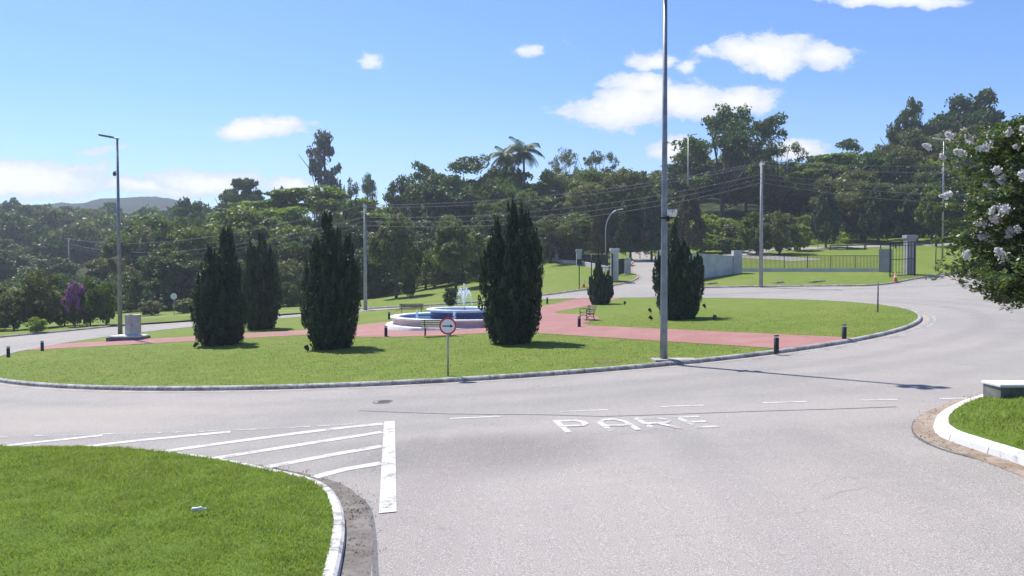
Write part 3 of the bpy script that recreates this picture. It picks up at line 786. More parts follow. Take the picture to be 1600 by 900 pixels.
def spray(name, jets, seed):
    rg = np.random.default_rng(seed); P0 = []; S0 = []
    for (x0, y0, z0, vx, vy, h, n, w0) in jets:
        vz = math.sqrt(2 * 9.8 * h); tt = 2 * vz / 9.8
        for s_ in np.sort(rg.uniform(0, .97, n)):
            t_ = s_ * tt; j = w0 * (.3 + s_)
            P0.append((x0 + vx * t_ + rg.normal(0, j), y0 + vy * t_ + rg.normal(0, j), z0 + vz * t_ - 4.9 * t_ * t_ + rg.normal(0, j))); S0.append(rg.uniform(.010, .026))
    P0 = np.array(P0); n = len(P0); S0 = np.array(S0)
    return mobj(name, fastmesh(name, leafquads(rg, P0, rg.normal(0, 1, (n, 3)), S0, .8), 4, np.ones(n), ['spray']), e)
jets = [(0, 0, .95, 0, 0, 1.5, 520, .03)]
for i in range(11):
    a = 2 * math.pi * i / 11; h = 1.15
    tt = 2 * math.sqrt(2 * 9.8 * h) / 9.8
    h = 1.0 + .3 * ((i * 7) % 5) / 5; jets.append((0, 0, .95, .85 / tt * math.cos(a) * .8, .85 / tt * math.sin(a) * .8, h, 210, .035))
spray('water_jet', jets, 1)
for (u, hh) in ((650.5, .55), (709, .6)):
    y_ = -3.0 if u > 700 else -1.2; x_ = (Xat(u, CY + y_, 495) - CX) / .885
    spray('water_jet', [(x_, y_, .33, .0, 0, hh, 260, .022), (x_, y_, .33, .10, 0, hh * .8, 120, .03), (x_, y_, .33, -.12, -.05, hh * .75, 120, .03)], int(u))

# lights and poles beyond
def curved_lamp(u, vt, vb, reach, label, off=LH):
    p = gpt(u, vb, off); k = p.y / F; h = (vb - vt) * k
    e = empty('street_lamp', p); setp(e, label, 'street lamp')
    r = reach * k
    pts = [(0, 0, -.1), (0, 0, h * .62)] + [(r * (1 - math.cos(a)), 0, h * .62 + h * .36 * math.sin(a)) for a in np.linspace(.15, 1.45, 9)]
    MB().mat('galvanised').tube(pts, [.09] + [.07] * (len(pts) - 1), 8).build('curved_pole', e, True)
    MB().mat('lamp_white').box((r * 1.05, 0, h * .985), (.7, .26, .12), rot=Matrix.Rotation(R(-8), 3, 'Y'), bev=.03).build('lamp_head', e)
curved_lamp(946, 326, 420, 22, 'curved grey street lamp beside the left gate pillar')
curved_lamp(873, 336, 404, 20, 'farther curved grey street lamp among the trees left of the gate')
def mast(u, vt, vb, heads, label, off=LH, r=.11):
    p = gpt(u, vb, off); k = p.y / F; h = (vb - vt) * k
    e = empty('street_lamp', p); setp(e, label, 'street lamp')
    MB().mat('galvanised').tube([(0, 0, -.1), (0, 0, h)], [r, r * .6], 10).build('pole', e, True)
    for s_ in heads:
        MB().mat('lamp_white').box((s_ * .75, 0, h + .08), (1.1, .3, .12), rot=Matrix.Rotation(R(-9 * s_), 3, 'Y'), bev=.03).build('lamp_head', e)
    MB().mat('galvanised').box((0, 0, h + .02), (.3, .2, .14), bev=.02).build('bracket', e)
mast(1074.5, 212, 397, (1,), 'tall slim street lamp behind the white wall, right of the mast')
mast(1472.5, 219, 404, (-1, 1), 'tall double headed street lamp on the lawn by the flowering tree')
# utility poles
UP = {}
def upole(key, u, vt, vb, label, off=LH, base=None, arm=1.0, r=.16):
    p = gpt(u, vb, off) if base is None else base; k = p.y / F; h = (vb - vt) * k
    e = empty('utility_pole', p); setp(e, label, 'utility pole')
    MB().mat('concrete_pole').tube([(0, 0, -.2), (0, 0, h)], [r * 1.15, r * .8], 12).build('pole', e, True)
    MB().mat('concrete_pole').box((0, -.12, h - .25), (.12, arm * 1.6, .12), bev=.01).build('crossarm', e)
    for q in (-.7, 0, .7): MB().mat('lamp_white').lathe([(.001, 0), (.05, 0), (.06, .05), (.04, .08), (.05, .12), (.001, .16)], 10, (0, -.12 + q * arm, h - .18)).build('insulator', e, True)
    MB().mat('dark_concrete').box((.14, -.1, h - 1.2), (.12, .16, .7), bev=.01).build('cable_bracket', e)
    UP[key] = (p, h); return e
upole('mid', 571, 321, 482.5, 'concrete utility pole on the far kerb right of the third cypress')
upole('right', 1189, 254, 447, 'concrete utility pole at the kerb in front of the long railing')
yb = 170.0; xb = Xat(108, yb); upole('left', 108, 372, 500, 'distant concrete utility pole behind the purple flowering shrub', base=Vector((xb, yb, Zat(500, yb))))
xo = 62.0; yo = 64.0; upole('out', 0, 0, 0, '', base=Vector((xo, yo, Tf(xo, yo) + LH))) if False else None
def wire(a, b, sag, label, r=.014, n=24):
    a = Vector(a); b = Vector(b); c = a.copy()
    pts = [a.lerp(b, i / n) - Vector((0, 0, sag * 4 * (i / n) * (1 - i / n))) for i in range(n + 1)]
    o = MB().mat('cable').tube([p - c for p in pts], r, 5).build('overhead_wire'); o.location = c
    setp(o, label, 'cable', 'overhead wires')
hts = [(-.05, -.8), (-.15, .6), (-1.15, -.12), (-1.55, -.1), (-1.95, -.1)]
nm = ['topmost', 'second from top', 'third from top', 'fourth from top', 'lowest']
pm, hm = UP['mid']; pr_, hr = UP['right']; pl_, hl = UP['left']
pf = Vector((68, 66, Zat(222, 66)))
for i, (dz, dy) in enumerate(hts):
    A_ = pm + Vector((0, dy, hm + dz)); B_ = pr_ + Vector((0, dy, hr + dz)); L_ = pl_ + Vector((0, dy, hl + dz)); Rr = pf + Vector((0, dy, dz))
    wire(A_, B_, 1.0 + .12 * i, nm[i] + ' wire strung between the middle and right utility poles', .026)
    if i != 1: wire(L_, A_, 2.2 + .2 * i, nm[i] + ' wire from the distant left pole to the middle pole', .034)
    wire(B_, Rr, 1.1 + .35 * i, nm[i] + ' wire running right from the pole by the railing', .026)

# ------------------------------------------------------------------ walls, railings, gates
def seg(a, b):
    d = (b - a); L_ = math.hypot(d.x, d.y); return L_, math.atan2(d.y, d.x)
def wall(name, u0, v0, t0, u1, v1, t1, label, mat='white_wall', thick=.3, cat='wall', cap=True):
    """a wall whose foot runs (u0,v0)-(u1,v1) on the ground and whose top edge passes t0, t1"""
    a = gpt(u0, v0); b = gpt(u1, v1); L_, rz = seg(a, b)
    e = empty(name, a, rz); setp(e, label, cat)
    za = Zat(t0, a.y) - a.z; zb = Zat(t1, b.y) - a.z; fb_ = b.z - a.z
    h = thick / 2
    def slab(lo0, hi0, lo1, hi1, hh, x0=0., x1=None):
        x1 = L_ if x1 is None else x1
        vs = [(x0, -hh, lo0), (x1, -hh, lo1), (x1, hh, lo1), (x0, hh, lo0), (x0, -hh, hi0), (x1, -hh, hi1), (x1, hh, hi1), (x0, hh, hi0)]
        return vs, [(3, 2, 1, 0), (4, 5, 6, 7), (0, 1, 5, 4), (1, 2, 6, 5), (2, 3, 7, 6), (3, 0, 4, 7)]
    MB().mat(mat).add(*slab(-.3, za - .08, fb_ - .3, zb - .08, h)).build('wall_body', e)
    if cap: MB().mat(mat).add(*slab(za - .08, za, zb - .08, zb, h + .04, -.03, L_ + .03)).build('coping', e)
    return e
def pillar(u, vb, vt, wpx, label, mat='pillar_paint', cap=True, depth=None):
    p = gpt(u, vb); k = p.y / F; h = (vb - vt) * k; w_ = wpx * k; d = depth or w_
    e = empty('gate_pillar', p); setp(e, label, 'pillar')
    if cap:
        MB().mat(mat).box((0, 0, h / 2 - .35), (w_ * .8, d * .8, h + .1), bev=.015).build('shaft', e)
        MB().mat(mat).box((0, 0, h - .17), (w_, d, .34), bev=.02).box((0, 0, h - .40), (w_ * .9, d * .9, .10), bev=.01).build('cap', e)
    else: MB().mat(mat).box((0, 0, h / 2 - .15), (w_, d, h + .3), bev=.012).build('shaft', e)
    return e
def railing(name, u0, v0, u1, v1, vt0, vt1, npost, label, bar=.14, cat='railing', post_r=.035, lift=.0):
    a = gpt(u0, v0); b = gpt(u1, v1); L_, rz = seg(a, b); dz = b.z - a.z
    e = empty(name, a, rz); setp(e, label, cat)
    ha = Zat(vt0, a.y) - a.z; hb = Zat(vt1, b.y) - b.z
    hh = lambda x: dz * x / L_; tt = lambda x: ha + (hb - ha) * x / L_
    r_ = MB().mat('black_metal').tube([(0, 0, ha), (L_, 0, dz + hb)], .03, 6); r_.build('top_rail', e)
    MB().mat('black_metal').tube([(0, 0, .12 + lift), (L_, 0, dz + .12 + lift)], .025, 6).build('bottom_rail', e)
    bb = MB().mat('black_metal'); x = bar
    while x < L_: bb.box((x, 0, hh(x) + (tt(x) + .12) / 2), (.034, .034, tt(x) - .12)); x += bar
    bb.build('balusters', e)
    for i in range(npost + 1):
        x = L_ * i / npost; MB().mat('black_metal').box((x, 0, hh(x) + tt(x) / 2 - .05), (post_r * 2, post_r * 2, tt(x) + .14)).build('post', e)
    return e
# right side of the entrance
wall('boundary_wall', 1028, 446, 392, 1148, 427, 400, 'long white rendered wall behind the cypress at the tall mast')
pillar(1151, 427, 391.5, 13.5, 'plain white square pillar joining the white wall to the railing', cap=False)
wall('low_wall', 1157, 424.5, 418, 1375, 424.5, 418, 'low white plinth wall under the long black railing', 'white_wall', .25, cap=False)
railing('metal_railing', 1157, 423.4, 1375, 423.4, 399.5, 399.5, 6, 'long black metal railing with thin bars across the park lawn')
wall('gate_wall', 1374, 425, 388, 1393, 425.5, 388, 'short grey block wall between railing and open gate', 'wall_grey', .35, cap=False)
pillar(1421, 429, 367.5, 17, 'broad capped grey pillar holding the open gate leaf at right', 'wall_grey', depth=1.0)
def gate(u0, v0, u1, v1, vt0, vt1, label, bar=.16, flip=1):
    a = gpt(u0, v0); b = gpt(u1, v1); L_, rz = seg(a, b); dz = b.z - a.z
    e = empty('metal_gate', a, rz); setp(e, label, 'gate')
    ha = Zat(vt0, a.y) - a.z; hb = Zat(vt1, b.y) - a.z
    fr = MB().mat('black_metal')
    fr.box((0, 0, ha / 2), (.1, .1, ha)).box((L_, 0, hb / 2), (.1, .1, hb - .1)).tube([(0, 0, .12), (L_, 0, dz + .12)], .045, 6).tube([(0, 0, ha - .05), (L_, 0, hb - .05)], .045, 6).tube([(0, 0, ha * .5), (L_, 0, dz + (hb - dz) * .5)], .035, 6)
    fr.tube([(0, 0, ha - .35), (L_, 0, hb - .35)], .03, 6)
    fr.build('frame', e)
    bb = MB().mat('black_metal'); x = bar
    while x < L_ - .05:
        z0 = dz * x / L_ + .12; z1 = ha + (hb - ha) * x / L_ - .05
        bb.box((x, 0, (z0 + z1) / 2), (.035, .035, z1 - z0)); x += bar
    bb.build('bars', e)
    return e
gate(1390.5, 433, 1429, 431, 379, 377, 'open black barred gate leaf before the broad white pillar', .3)
# left side of the entrance
pillar(870, 409, 386, 8.5, 'small capped white pillar at the far left end of the fence', depth=.7)
pillar(904.5, 415, 389.5, 9.5, 'capped white pillar in the middle of the left fence', depth=.8)
pillar(960, 439, 388, 14, 'tall capped white gate pillar at the left of the park entrance', depth=1.0)
pillar(980.5, 428, 403, 9, 'short plain white pillar ending the small railing by the gate road', cap=False)
wall('low_wall', 873, 410, 405, 902, 413, 406, 'low sloping white wall between the two left fence pillars', thick=.2, cap=False)
wall('low_wall', 908, 414, 407, 952, 425, 415, 'low white wall behind the small cypress by the gate', thick=.2, cap=False)
railing('metal_railing', 873, 409.5, 902, 412.5, 394, 396, 3, 'black railing between the two left fence pillars')
railing('metal_railing', 908, 413.5, 950, 424.5, 397, 399, 4, 'black railing behind the small cypress by the gate')
railing('metal_railing', 967, 431, 977, 428, 405, 404, 1, 'short black railing piece beside the tall left gate pillar', .12)
gate(931, 440, 957, 440, 398, 396, 'dark barred gate leaf beside the tall left gate pillar', .16)
# traffic cones
def cone(u, v, hpx, label):
    p = gpt(u, v); k = p.y / F; h = max(.7, hpx * k)
    e = empty('traffic_cone', p); setp(e, label, 'traffic cone', 'cones near the gates')
    MB().mat('cone_orange').box((0, 0, .02), (h * .55, h * .55, .05), bev=.01).build('base', e)
    MB().mat('cone_orange').lathe([(h * .21, .04), (h * .05, h), (.001, h)], 18).build('cone_body', e, True)
    MB().mat('sign_white').lathe([(h * .156, h * .42), (h * .105, h * .68)], 18).lathe([(h * .158, h * .42), (h * .156, h * .42)], 18).build('white_band', e, True)
cone(1399, 440, 15, 'orange and white traffic cone at the foot of the open right gate')
cone(912, 449, 12, 'orange traffic cone on the left lawn under the gate pillars')
# low guard rail along the park road
for i, (u0, v0, u1, v1) in enumerate([(1296, 391, 1352, 389.5), (1352, 389.5, 1400, 388)]):
    a = gpt(u0, v0); b = gpt(u1, v1); L_, rz = seg(a, b)
    e = empty('guard_rail', a, rz); setp(e, ['low dark guard rail beside the domed cypress on the park road', 'low dark guard rail nearer the gate pillar on the park road'][i], 'guard rail')
    MB().mat('black_metal').box((L_ / 2, 0, (b.z - a.z) / 2 + .62), (L_, .06, .14), rot=Matrix.Rotation(-math.atan2(b.z - a.z, L_), 3, 'Y')).build('rail', e)
    for q in (0.02, .5, .98): MB().mat('black_metal').box((L_ * q, 0, (b.z - a.z) * q + .28), (.12, .12, .66)).build('post', e)
# white-topped block on the right corner lawn
p = G(1563, 629, .14); e = empty('concrete_block', p, R(0)); k = p.y / F
setp(e, 'grey concrete block with white painted top on the right corner lawn', 'concrete block')
MB().mat('dark_concrete').box((.78, .35, .12), (1.5, .62, .36), bev=.012).build('base', e)
MB().mat('slab_paint').box((.78, .35, .335), (1.56, .68, .07), bev=.018).build('top_slab', e)
# stone slabs lying on the entrance lawn
for (u, v, w_, l) in [(1276, 440.5, 1.5, 'flat reddish stone slab pair lying on the entrance lawn'), (1216, 442, .9, 'thin stone slab on the lawn right of the utility pole'), (1111, 443.5, 1.1, 'flat stone slab on the lawn below the white wall')]:
    p = gpt(u, v); e = MB().mat('stone_slab').box((0, 0, .05), (w_, .8, .10), rz=.3, bev=.02).box((w_ * .25, .1, .13), (w_ * .5, .5, .07), rz=.6, bev=.015).build('stone_slab'); e.location = p
    setp(e, l, 'stone slab')
# crumpled bottle on the near lawn
p = G(308, 801, LH + .2); e = empty('plastic_bottle', p + Vector((0, 0, .02)), .5); setp(e, 'small crushed plastic bottle lying on the foreground lawn', 'bottle')
MB().mat('plastic').tube([(-.07, 0, .02), (-.05, 0, .03), (.0, .01, .026), (.05, 0, .032), (.075, 0, .02), (.1, 0, .018)], [.02, .032, .024, .03, .014, .012], 10).build('bottle_body', e, True)
MB().mat('sign_white').tube([(.098, 0, .018), (.118, 0, .018)], .015, 10).build('cap', e)
# bare earth patches by the mast pad
def blob(u, v, ru, rv, seed, mat='soil', name='bare_earth', off=LH + .006):
    rg = random.Random(seed); c = gpt(u, v)
    pts = []
    for i in range(18):
        a = 2 * math.pi * i / 18; r = 1 + rg.uniform(-.3, .3); pts.append(Vector((c.x + ru * r * math.cos(a), c.y + rv * r * math.sin(a))))
    sheet(name, pts, off, mat, 2.0)
blob(951, 566, .45, .22, 1)
# small house far left
yh = 150.0; xh = Xat(8, yh)
e = empty('house', (xh, yh, Tf(xh, yh))); setp(e, 'small white house with tiled roof glimpsed among shrubs at far left', 'house')
zz = Zat(462, yh) - Tf(xh, yh)
MB().mat('white_wall').box((0, 0, zz / 2), (9, 6, zz)).build('wall', e)
rf = MB().mat('roof_tile'); rf.add([(-5, -3.4, zz), (5, -3.4, zz), (5, 0, zz + 1.6), (-5, 0, zz + 1.6), (-5, 3.4, zz), (5, 3.4, zz)], [(0, 1, 2, 3), (3, 2, 5, 4), (0, 3, 4), (1, 5, 2)]); rf.build('roof', e)
for q in (-2.5, 2.0): MB().mat('blue_tile').box((q, -3.02, zz * .6), (1.2, .06, 1.1)).build('window', e)

# ------------------------------------------------------------------ vegetation
def unit(v): return v / (np.linalg.norm(v, axis=-1, keepdims=True) + 1e-9)
def clumps_to_leaves(rng, cc, cr, per, leaf, flat=.75, jitter=.8, aspect=.55):
    P_, N_, tn = [], [], []
    for c, r in zip(cc, cr):
        n = max(8, int(per * rng.uniform(.7, 1.3)))
        d = unit(rng.normal(0, 1, (n, 3))); d[:, 2] = np.abs(d[:, 2]) * np.where(rng.random(n) < .72, 1, -1)
        rr = r * rng.uniform(.45, 1.08, n) ** .7
        lump = 1 + .25 * np.sin(d[:, 0] * 5 + c[0] * 40) * np.cos(d[:, 1] * 6 + c[1] * 33)
        q = d * (rr * lump)[:, None]; q[:, 2] *= flat
        P_.append(c + q); N_.append(d); tn.append(np.full(n, rng.uniform(.15, .75)) + rng.normal(0, .18, n))
    P_ = np.concatenate(P_); N_ = np.concatenate(N_); tn = np.clip(np.concatenate(tn), 0, 1)
    return leafquads(rng, P_, N_, leaf, aspect, jitter=jitter), tn
def limbs(rng, cc, base_z, trunk_r, lean=0.0, fork=.35, nl=14, mat='bark', top=None):
    mb = MB().mat(mat)
    tz = base_z
    top = Vector((lean, 0, tz))
    mb.tube([(0, 0, -.03), (lean * .2, 0, tz * .35), (lean * .6, 0, tz * .75), top], [trunk_r * 1.35, trunk_r, trunk_r * .85, trunk_r * .7], 8)
    order = sorted(range(len(cc)), key=lambda i: rng.random())[:nl]
    for i in order:
        c = Vector(cc[i]); s = Vector((lean * .6, 0, tz * rng.uniform(.6, .98)))
        m1 = s.lerp(c, .45) + Vector((rng.normal(0, .02), rng.normal(0, .02), -.02 + rng.normal(0, .02)))
        mb.tube([s, m1, c], [trunk_r * .5, trunk_r * .3, trunk_r * .1], 5, cap=False)
    return mb
def env_tree(seed, kind, leaf=.022, ncl=70, per=170):
    """unit-high, unit-wide tree: returns (crown vertices, tint, trunk builder)"""
    rng = np.random.default_rng(seed); cc = []; cr = []
    if kind == 'round':
        while len(cc) < ncl:
            d = unit(rng.normal(0, 1, 3)); r = rng.uniform(.35, 1) ** .6
            c = np.array([d[0] * .40 * r, d[1] * .40 * r, .60 + d[2] * .32 * r])
            c[0] += .07 * math.sin(c[2] * 14 + seed); c[1] += .06 * math.cos(c[2] * 11 + seed)
            cc.append(c); cr.append(rng.uniform(.055, .125))
        tz = .34
    elif kind == 'bushy':
        while len(cc) < ncl:
            d = unit(rng.normal(0, 1, 3)); r = rng.uniform(.3, 1) ** .6
            c = np.array([d[0] * .42 * r, d[1] * .42 * r, .50 + d[2] * .43 * r]); cc.append(c); cr.append(rng.uniform(.06, .14))
        tz = .2
    elif kind == 'umbrella':
        for k in range(5):
            n = ncl // 5; z0 = .58 + .085 * k; rad = [.34, .46, .44, .34, .18][k]
            for i in range(n):
                a = rng.uniform(0, 6.28); r = rad * math.sqrt(rng.uniform(.08, 1)); cc.append(np.array([r * math.cos(a), r * math.sin(a), z0 - .14 * r + rng.normal(0, .015)])); cr.append(rng.uniform(.05, .10))
        tz = .42
    elif kind == 'spreading':
        lob = [(rng.uniform(-.33, .33), rng.uniform(-.33, .33), rng.uniform(.52, .86)) for _ in range(9)]
        lob[0] = (.0, 0, .88); lob[1] = (-.38, 0, .66); lob[2] = (.38, .05, .62)
        for i in range(ncl):
            l = lob[i % 9]; d = unit(rng.normal(0, 1, 3)); r = .165 * rng.uniform(.3, 1.1)
            cc.append(np.array([l[0] + d[0] * r, l[1] + d[1] * r, l[2] + d[2] * r * .6])); cr.append(rng.uniform(.045, .085))
        tz = .36
    elif kind == 'tall':
        for i in range(ncl):
            z = rng.uniform(.22, 1.0); a = rng.uniform(0, 6.28)
            rad = .46 * (1 - ((z - .5) / .62) ** 2) * (.35 + .65 * abs(math.sin(z * 13 + seed)))
            r = rad * math.sqrt(rng.uniform(.05, 1)); cc.append(np.array([r * math.cos(a) + .06 * math.sin(z * 9), r * math.sin(a), z])); cr.append(rng.uniform(.035, .07))
        tz = .88
    elif kind == 'dome':       # conifer on a short stem
        for i in range(ncl):
            z = rng.uniform(.17, .99); f = (z - .17) / .83
            rad = .5 * min(1, (1 - f) ** .55 * 1.1) * min(1, .55 + f * 2.5); a = rng.uniform(0, 6.28); r = rad * rng.uniform(.45, 1.0) ** .5
            cc.append(np.array([r * math.cos(a) * .88, r * math.sin(a) * .88, z])); cr.append(rng.uniform(.05, .10))
        tz = .5
    cc = np.array(cc); cr = np.array(cr)
    flat = {'umbrella': .42, 'spreading': .62, 'dome': 1.25}.get(kind, .8)
    V_, tn = clumps_to_leaves(rng, cc, cr, per, leaf, flat)
    tr = {'dome': .022, 'tall': .014, 'spreading': .022}.get(kind, .02)
    return V_, tn, limbs(rng, cc, tz, tr, 0, nl={'spreading': 22, 'umbrella': 22, 'tall': 5}.get(kind, 10))
VAR = {}
def variant(key, seed, kind, mat, **kw):
    V_, tn, mb = env_tree(seed, kind, **kw)
    cm = fastmesh(key + '_crown', V_, 4, tn, [mat])
    tm = mb.build('tmp'); m_ = tm.data; bpy.data.objects.remove(tm)
    VAR[key] = (cm, m_, V_, tn)
variant('round_a', 11, 'round', 'leaf_dark', leaf=.020, ncl=80, per=210)
variant('round_b', 12, 'round', 'leaf_mid', leaf=.020, ncl=80, per=210)
variant('round_c', 13, 'round', 'leaf_olive', leaf=.018, ncl=85, per=200)
variant('round_d', 14, 'round', 'leaf_bright', leaf=.020, ncl=70, per=200)
variant('umb_a', 21, 'umbrella', 'leaf_bright', leaf=.017, ncl=110, per=150)
variant('umb_b', 22, 'umbrella', 'leaf_dark', leaf=.018, ncl=120, per=130)
variant('spread_a', 31, 'spreading', 'leaf_dark', leaf=.013, ncl=190, per=80)
variant('spread_b', 32, 'spreading', 'leaf_dark', leaf=.014, ncl=150, per=90)
variant('spread_o', 34, 'spreading', 'leaf_olive', leaf=.014, ncl=160, per=90)
variant('tall_g', 41, 'tall', 'leaf_grey', leaf=.018, ncl=125, per=62)
variant('sparse', 42, 'spreading', 'leaf_olive', leaf=.012, ncl=90, per=60)
variant('sparse_d', 43, 'spreading', 'leaf_dark', leaf=.013, ncl=90, per=70)
variant('dome_a', 51, 'dome', 'leaf_cypress_tips', leaf=.020, ncl=120, per=130)
variant('dome_b', 52, 'dome', 'leaf_brown', leaf=.020, ncl=120, per=120)
variant('bush_a', 61, 'bushy', 'leaf_mid', leaf=.030, ncl=60, per=130)
variant('bush_b', 62, 'bushy', 'leaf_olive', leaf=.028, ncl=60, per=120)
variant('bush_l', 63, 'bushy', 'leaf_light', leaf=.028, ncl=60, per=130)
variant('bush_d', 64, 'bushy', 'leaf_dark', leaf=.028, ncl=60, per=130)
def tree_at(name, key, x, y, zt, W, label, cat='tree', group=None, rz=None, lowered=0.0, trunk=True):
    z0 = Tf(x, y) - lowered; H_ = zt - z0
    e = empty(name, (x, y, z0), rz if rz is not None else (x * 7.3 + y * 3.1) % 6.28); setp(e, label, cat, group)
    cm, tm = VAR[key][:2]
    c = mobj('crown', cm, e); c.scale = (W, W, H_)
    if trunk: t_ = mobj('trunk', tm, e); t_.scale = ((W + H_) / 2, (W + H_) / 2, H_)
    return e
def TR(u, vt, wpx, D, key, label, name='broadleaf_tree', cat='tree', group=None, **kw):
    x = Xat(u, D); zt = Zat(vt, D); return tree_at(name, key, x, D, zt, wpx * D / F, label, cat, group, **kw)
g1 = 'trees on the wooded slope'
TREES = [
 # skyline, left to right: u, top, width px, distance, variant, label
 (380, 272, 92, 190, 'umb_b', 'dark umbrella shaped tree rising above the slope right of the left street lamp'),
 (300, 303, 80, 190, 'round_a', 'dark rounded tree left of the umbrella shaped tree, below the blue ridge'),
 (432, 286, 60, 200, 'round_a', 'small dark round tree between the umbrella tree and the tall grey tree'),
 (508, 213, 96, 185, 'tall_g', 'tall narrow greyish sparse tree standing above the skyline'),
 (575, 268, 70, 190, 'sparse_d', 'small sparse dark tree just right of the tall grey tree'),
 (480, 287, 300, 150, 'umb_a', 'very wide bright green flat topped canopy below the tall grey tree'),
 (390, 318, 190, 130, 'round_b', 'broad mid green tree left of the bright flat canopy'),
 (660, 252, 120, 165, 'spread_b', 'dark layered tree left of the broad dark crown over the fountain'),
 (735, 240, 170, 160, 'spread_b', 'broad dark crown on the skyline above the fountain'),
 (690, 262, 150, 150, 'round_a', 'dark full tree above the left flowering tree'),
 (790, 258, 120, 155, 'round_a', 'dark full tree directly beneath the two palms'),
 (880, 229, 66, 170, 'sparse', 'sparse olive tree with open branches right of the palms'),
 (935, 233, 62, 172, 'sparse_d', 'small dark open crowned tree right of the sparse olive tree'),
 (868, 262, 90, 160, 'round_a', 'dark rounded tree beneath the sparse olive tree'),
 (930, 262, 100, 150, 'round_b', 'mid green tree in front of the small open crowned tree'),
 (985, 254, 110, 140, 'round_c', 'olive brown rounded tree left of the tall mast'),
 (1128, 166, 172, 150, 'spread_a', 'huge dark spreading tree above the right utility pole'),
 (1218, 218, 80, 156, 'sparse_d', 'low sparse dark tree at the right foot of the huge spreading tree'),
 (1090, 232, 130, 168, 'round_a', 'dark dense tree below the left half of the huge spreading tree'),
 (1165, 235, 130, 166, 'round_b', 'dense green tree below the right half of the huge spreading tree'),
 (1325, 214, 120, 165, 'spread_b', 'dark low crown on the skyline between utility pole and right hilltop'),
 (1250, 258, 110, 172, 'round_a', 'dark tree right of the utility pole behind the wires'),
 (1306, 238, 160, 152, 'umb_a', 'wide light green flat canopy behind the overhead wires at right'),
 (1422, 152, 96, 160, 'spread_b', 'dark open crowned tree left of the hilltop dome'),
 (1510, 136, 140, 162, 'round_a', 'large dark domed tree topping the right hill'),
 (1418, 196, 130, 140, 'spread_o', 'greyish olive tree below the dark open crown on the right hill'),
 (1505, 186, 150, 142, 'round_c', 'olive green tree below the hilltop dome at right'),
 (1595, 190, 120, 140, 'round_a', 'dark tree at the right frame edge behind the flowering tree'),
 (1350, 262, 130, 126, 'spread_o', 'olive tree with visible limbs behind the domed park cypress'),
 (1235, 292, 110, 164, 'round_a', 'dark tree behind the small lawn trees by the utility pole'),
 (1455, 262, 120, 124, 'round_a', 'dark tree right of the limbed olive tree'),
 (1530, 262, 110, 122, 'round_b', 'green tree behind the double headed lamp'),
 # front rank
 (619, 333, 88, 96, 'round_b', 'cream tipped flowering tree right of the middle utility pole'),
 (712, 336, 88, 97, 'round_b', 'cream tipped flowering tree behind the fountain'),
 (240, 332, 130, 150, 'round_b', 'mid green tree behind the left street lamp'),
 (312, 352, 130, 122, 'round_b', 'leafy green tree just left of the first cypress'),
 (265, 385, 120, 110, 'round_a', 'dark shady tree behind the electrical cabinet'),
 (360, 392, 90, 106, 'round_a', 'dark tree filling the gap behind the first cypress'),
 (455, 350, 130, 118, 'round_b', 'green tree between the second and third cypress'),
 (455, 400, 90, 102, 'bush_b', 'pale leafy low tree between the second and third cypress'),
 (535, 345, 120, 118, 'round_a', 'dark tree right behind the third cypress'),
 (575, 385, 90, 108, 'round_a', 'dark shade tree left of the middle utility pole'),
 (665, 372, 90, 112, 'round_a', 'dark tree between the two flowering trees'),
 (765, 330, 110, 120, 'round_a', 'dark tree behind the cypress right of the fountain'),
 (760, 385, 80, 108, 'round_a', 'dark low tree just left of the fountain cypress'),
 (860, 335, 90, 118, 'spread_o', 'light branching tree behind the curved lamp'),
 (900, 330, 80, 124, 'round_b', 'green tree behind the left gate fence'),
 (205, 360, 120, 140, 'round_b', 'green bushy tree behind the shrubs at the left lamp'),
 (170, 395, 90, 125, 'round_c', 'pale olive tree behind the purple flowering shrub'),
 (80, 400, 110, 160, 'round_a', 'dark tree left of the distant utility pole'),
 (20, 388, 120, 170, 'round_a', 'dark tree at the left frame edge behind the shrubs'),
]
for (u, vt, wd, D, key, lab) in TREES: TR(u, vt, wd, D, key, lab, group=g1 if D > 120 else 'trees beyond the ring road')
CON = [
 (940, 318, 40, 112, 'dome_b', 'brownish green narrow conifer behind the curved lamp'),
 (985, 308, 52, 116, 'dome_a', 'tall dark conifer between the curved lamp and the mast'),
 (1018, 306, 50, 114, 'dome_a', 'tall dark conifer just left of the tall mast'),
 (1075, 298, 58, 115, 'dome_b', 'brown tinged conifer behind the white wall'),
 (1290, 303, 56, 118, 'dome_a', 'domed dark conifer on the park lawn behind the railing'),
 (1345, 318, 60, 126, 'dome_b', 'brownish conifer behind the domed park conifer'),
 (1372, 296, 66, 120, 'dome_a', 'tall dark conifer left of the open gate'),
 (1432, 305, 58, 121, 'dome_a', 'dark conifer above the broad gate pillar'),
 (640, 428, 24, 92, 'dome_a', 'tiny young conifer under the left flowering tree'),
]
for (u, vt, wd, D, key, lab) in CON: TR(u, vt, wd, D, key, lab, 'conifer_tree', 'conifer', 'conifers round the park entrance')
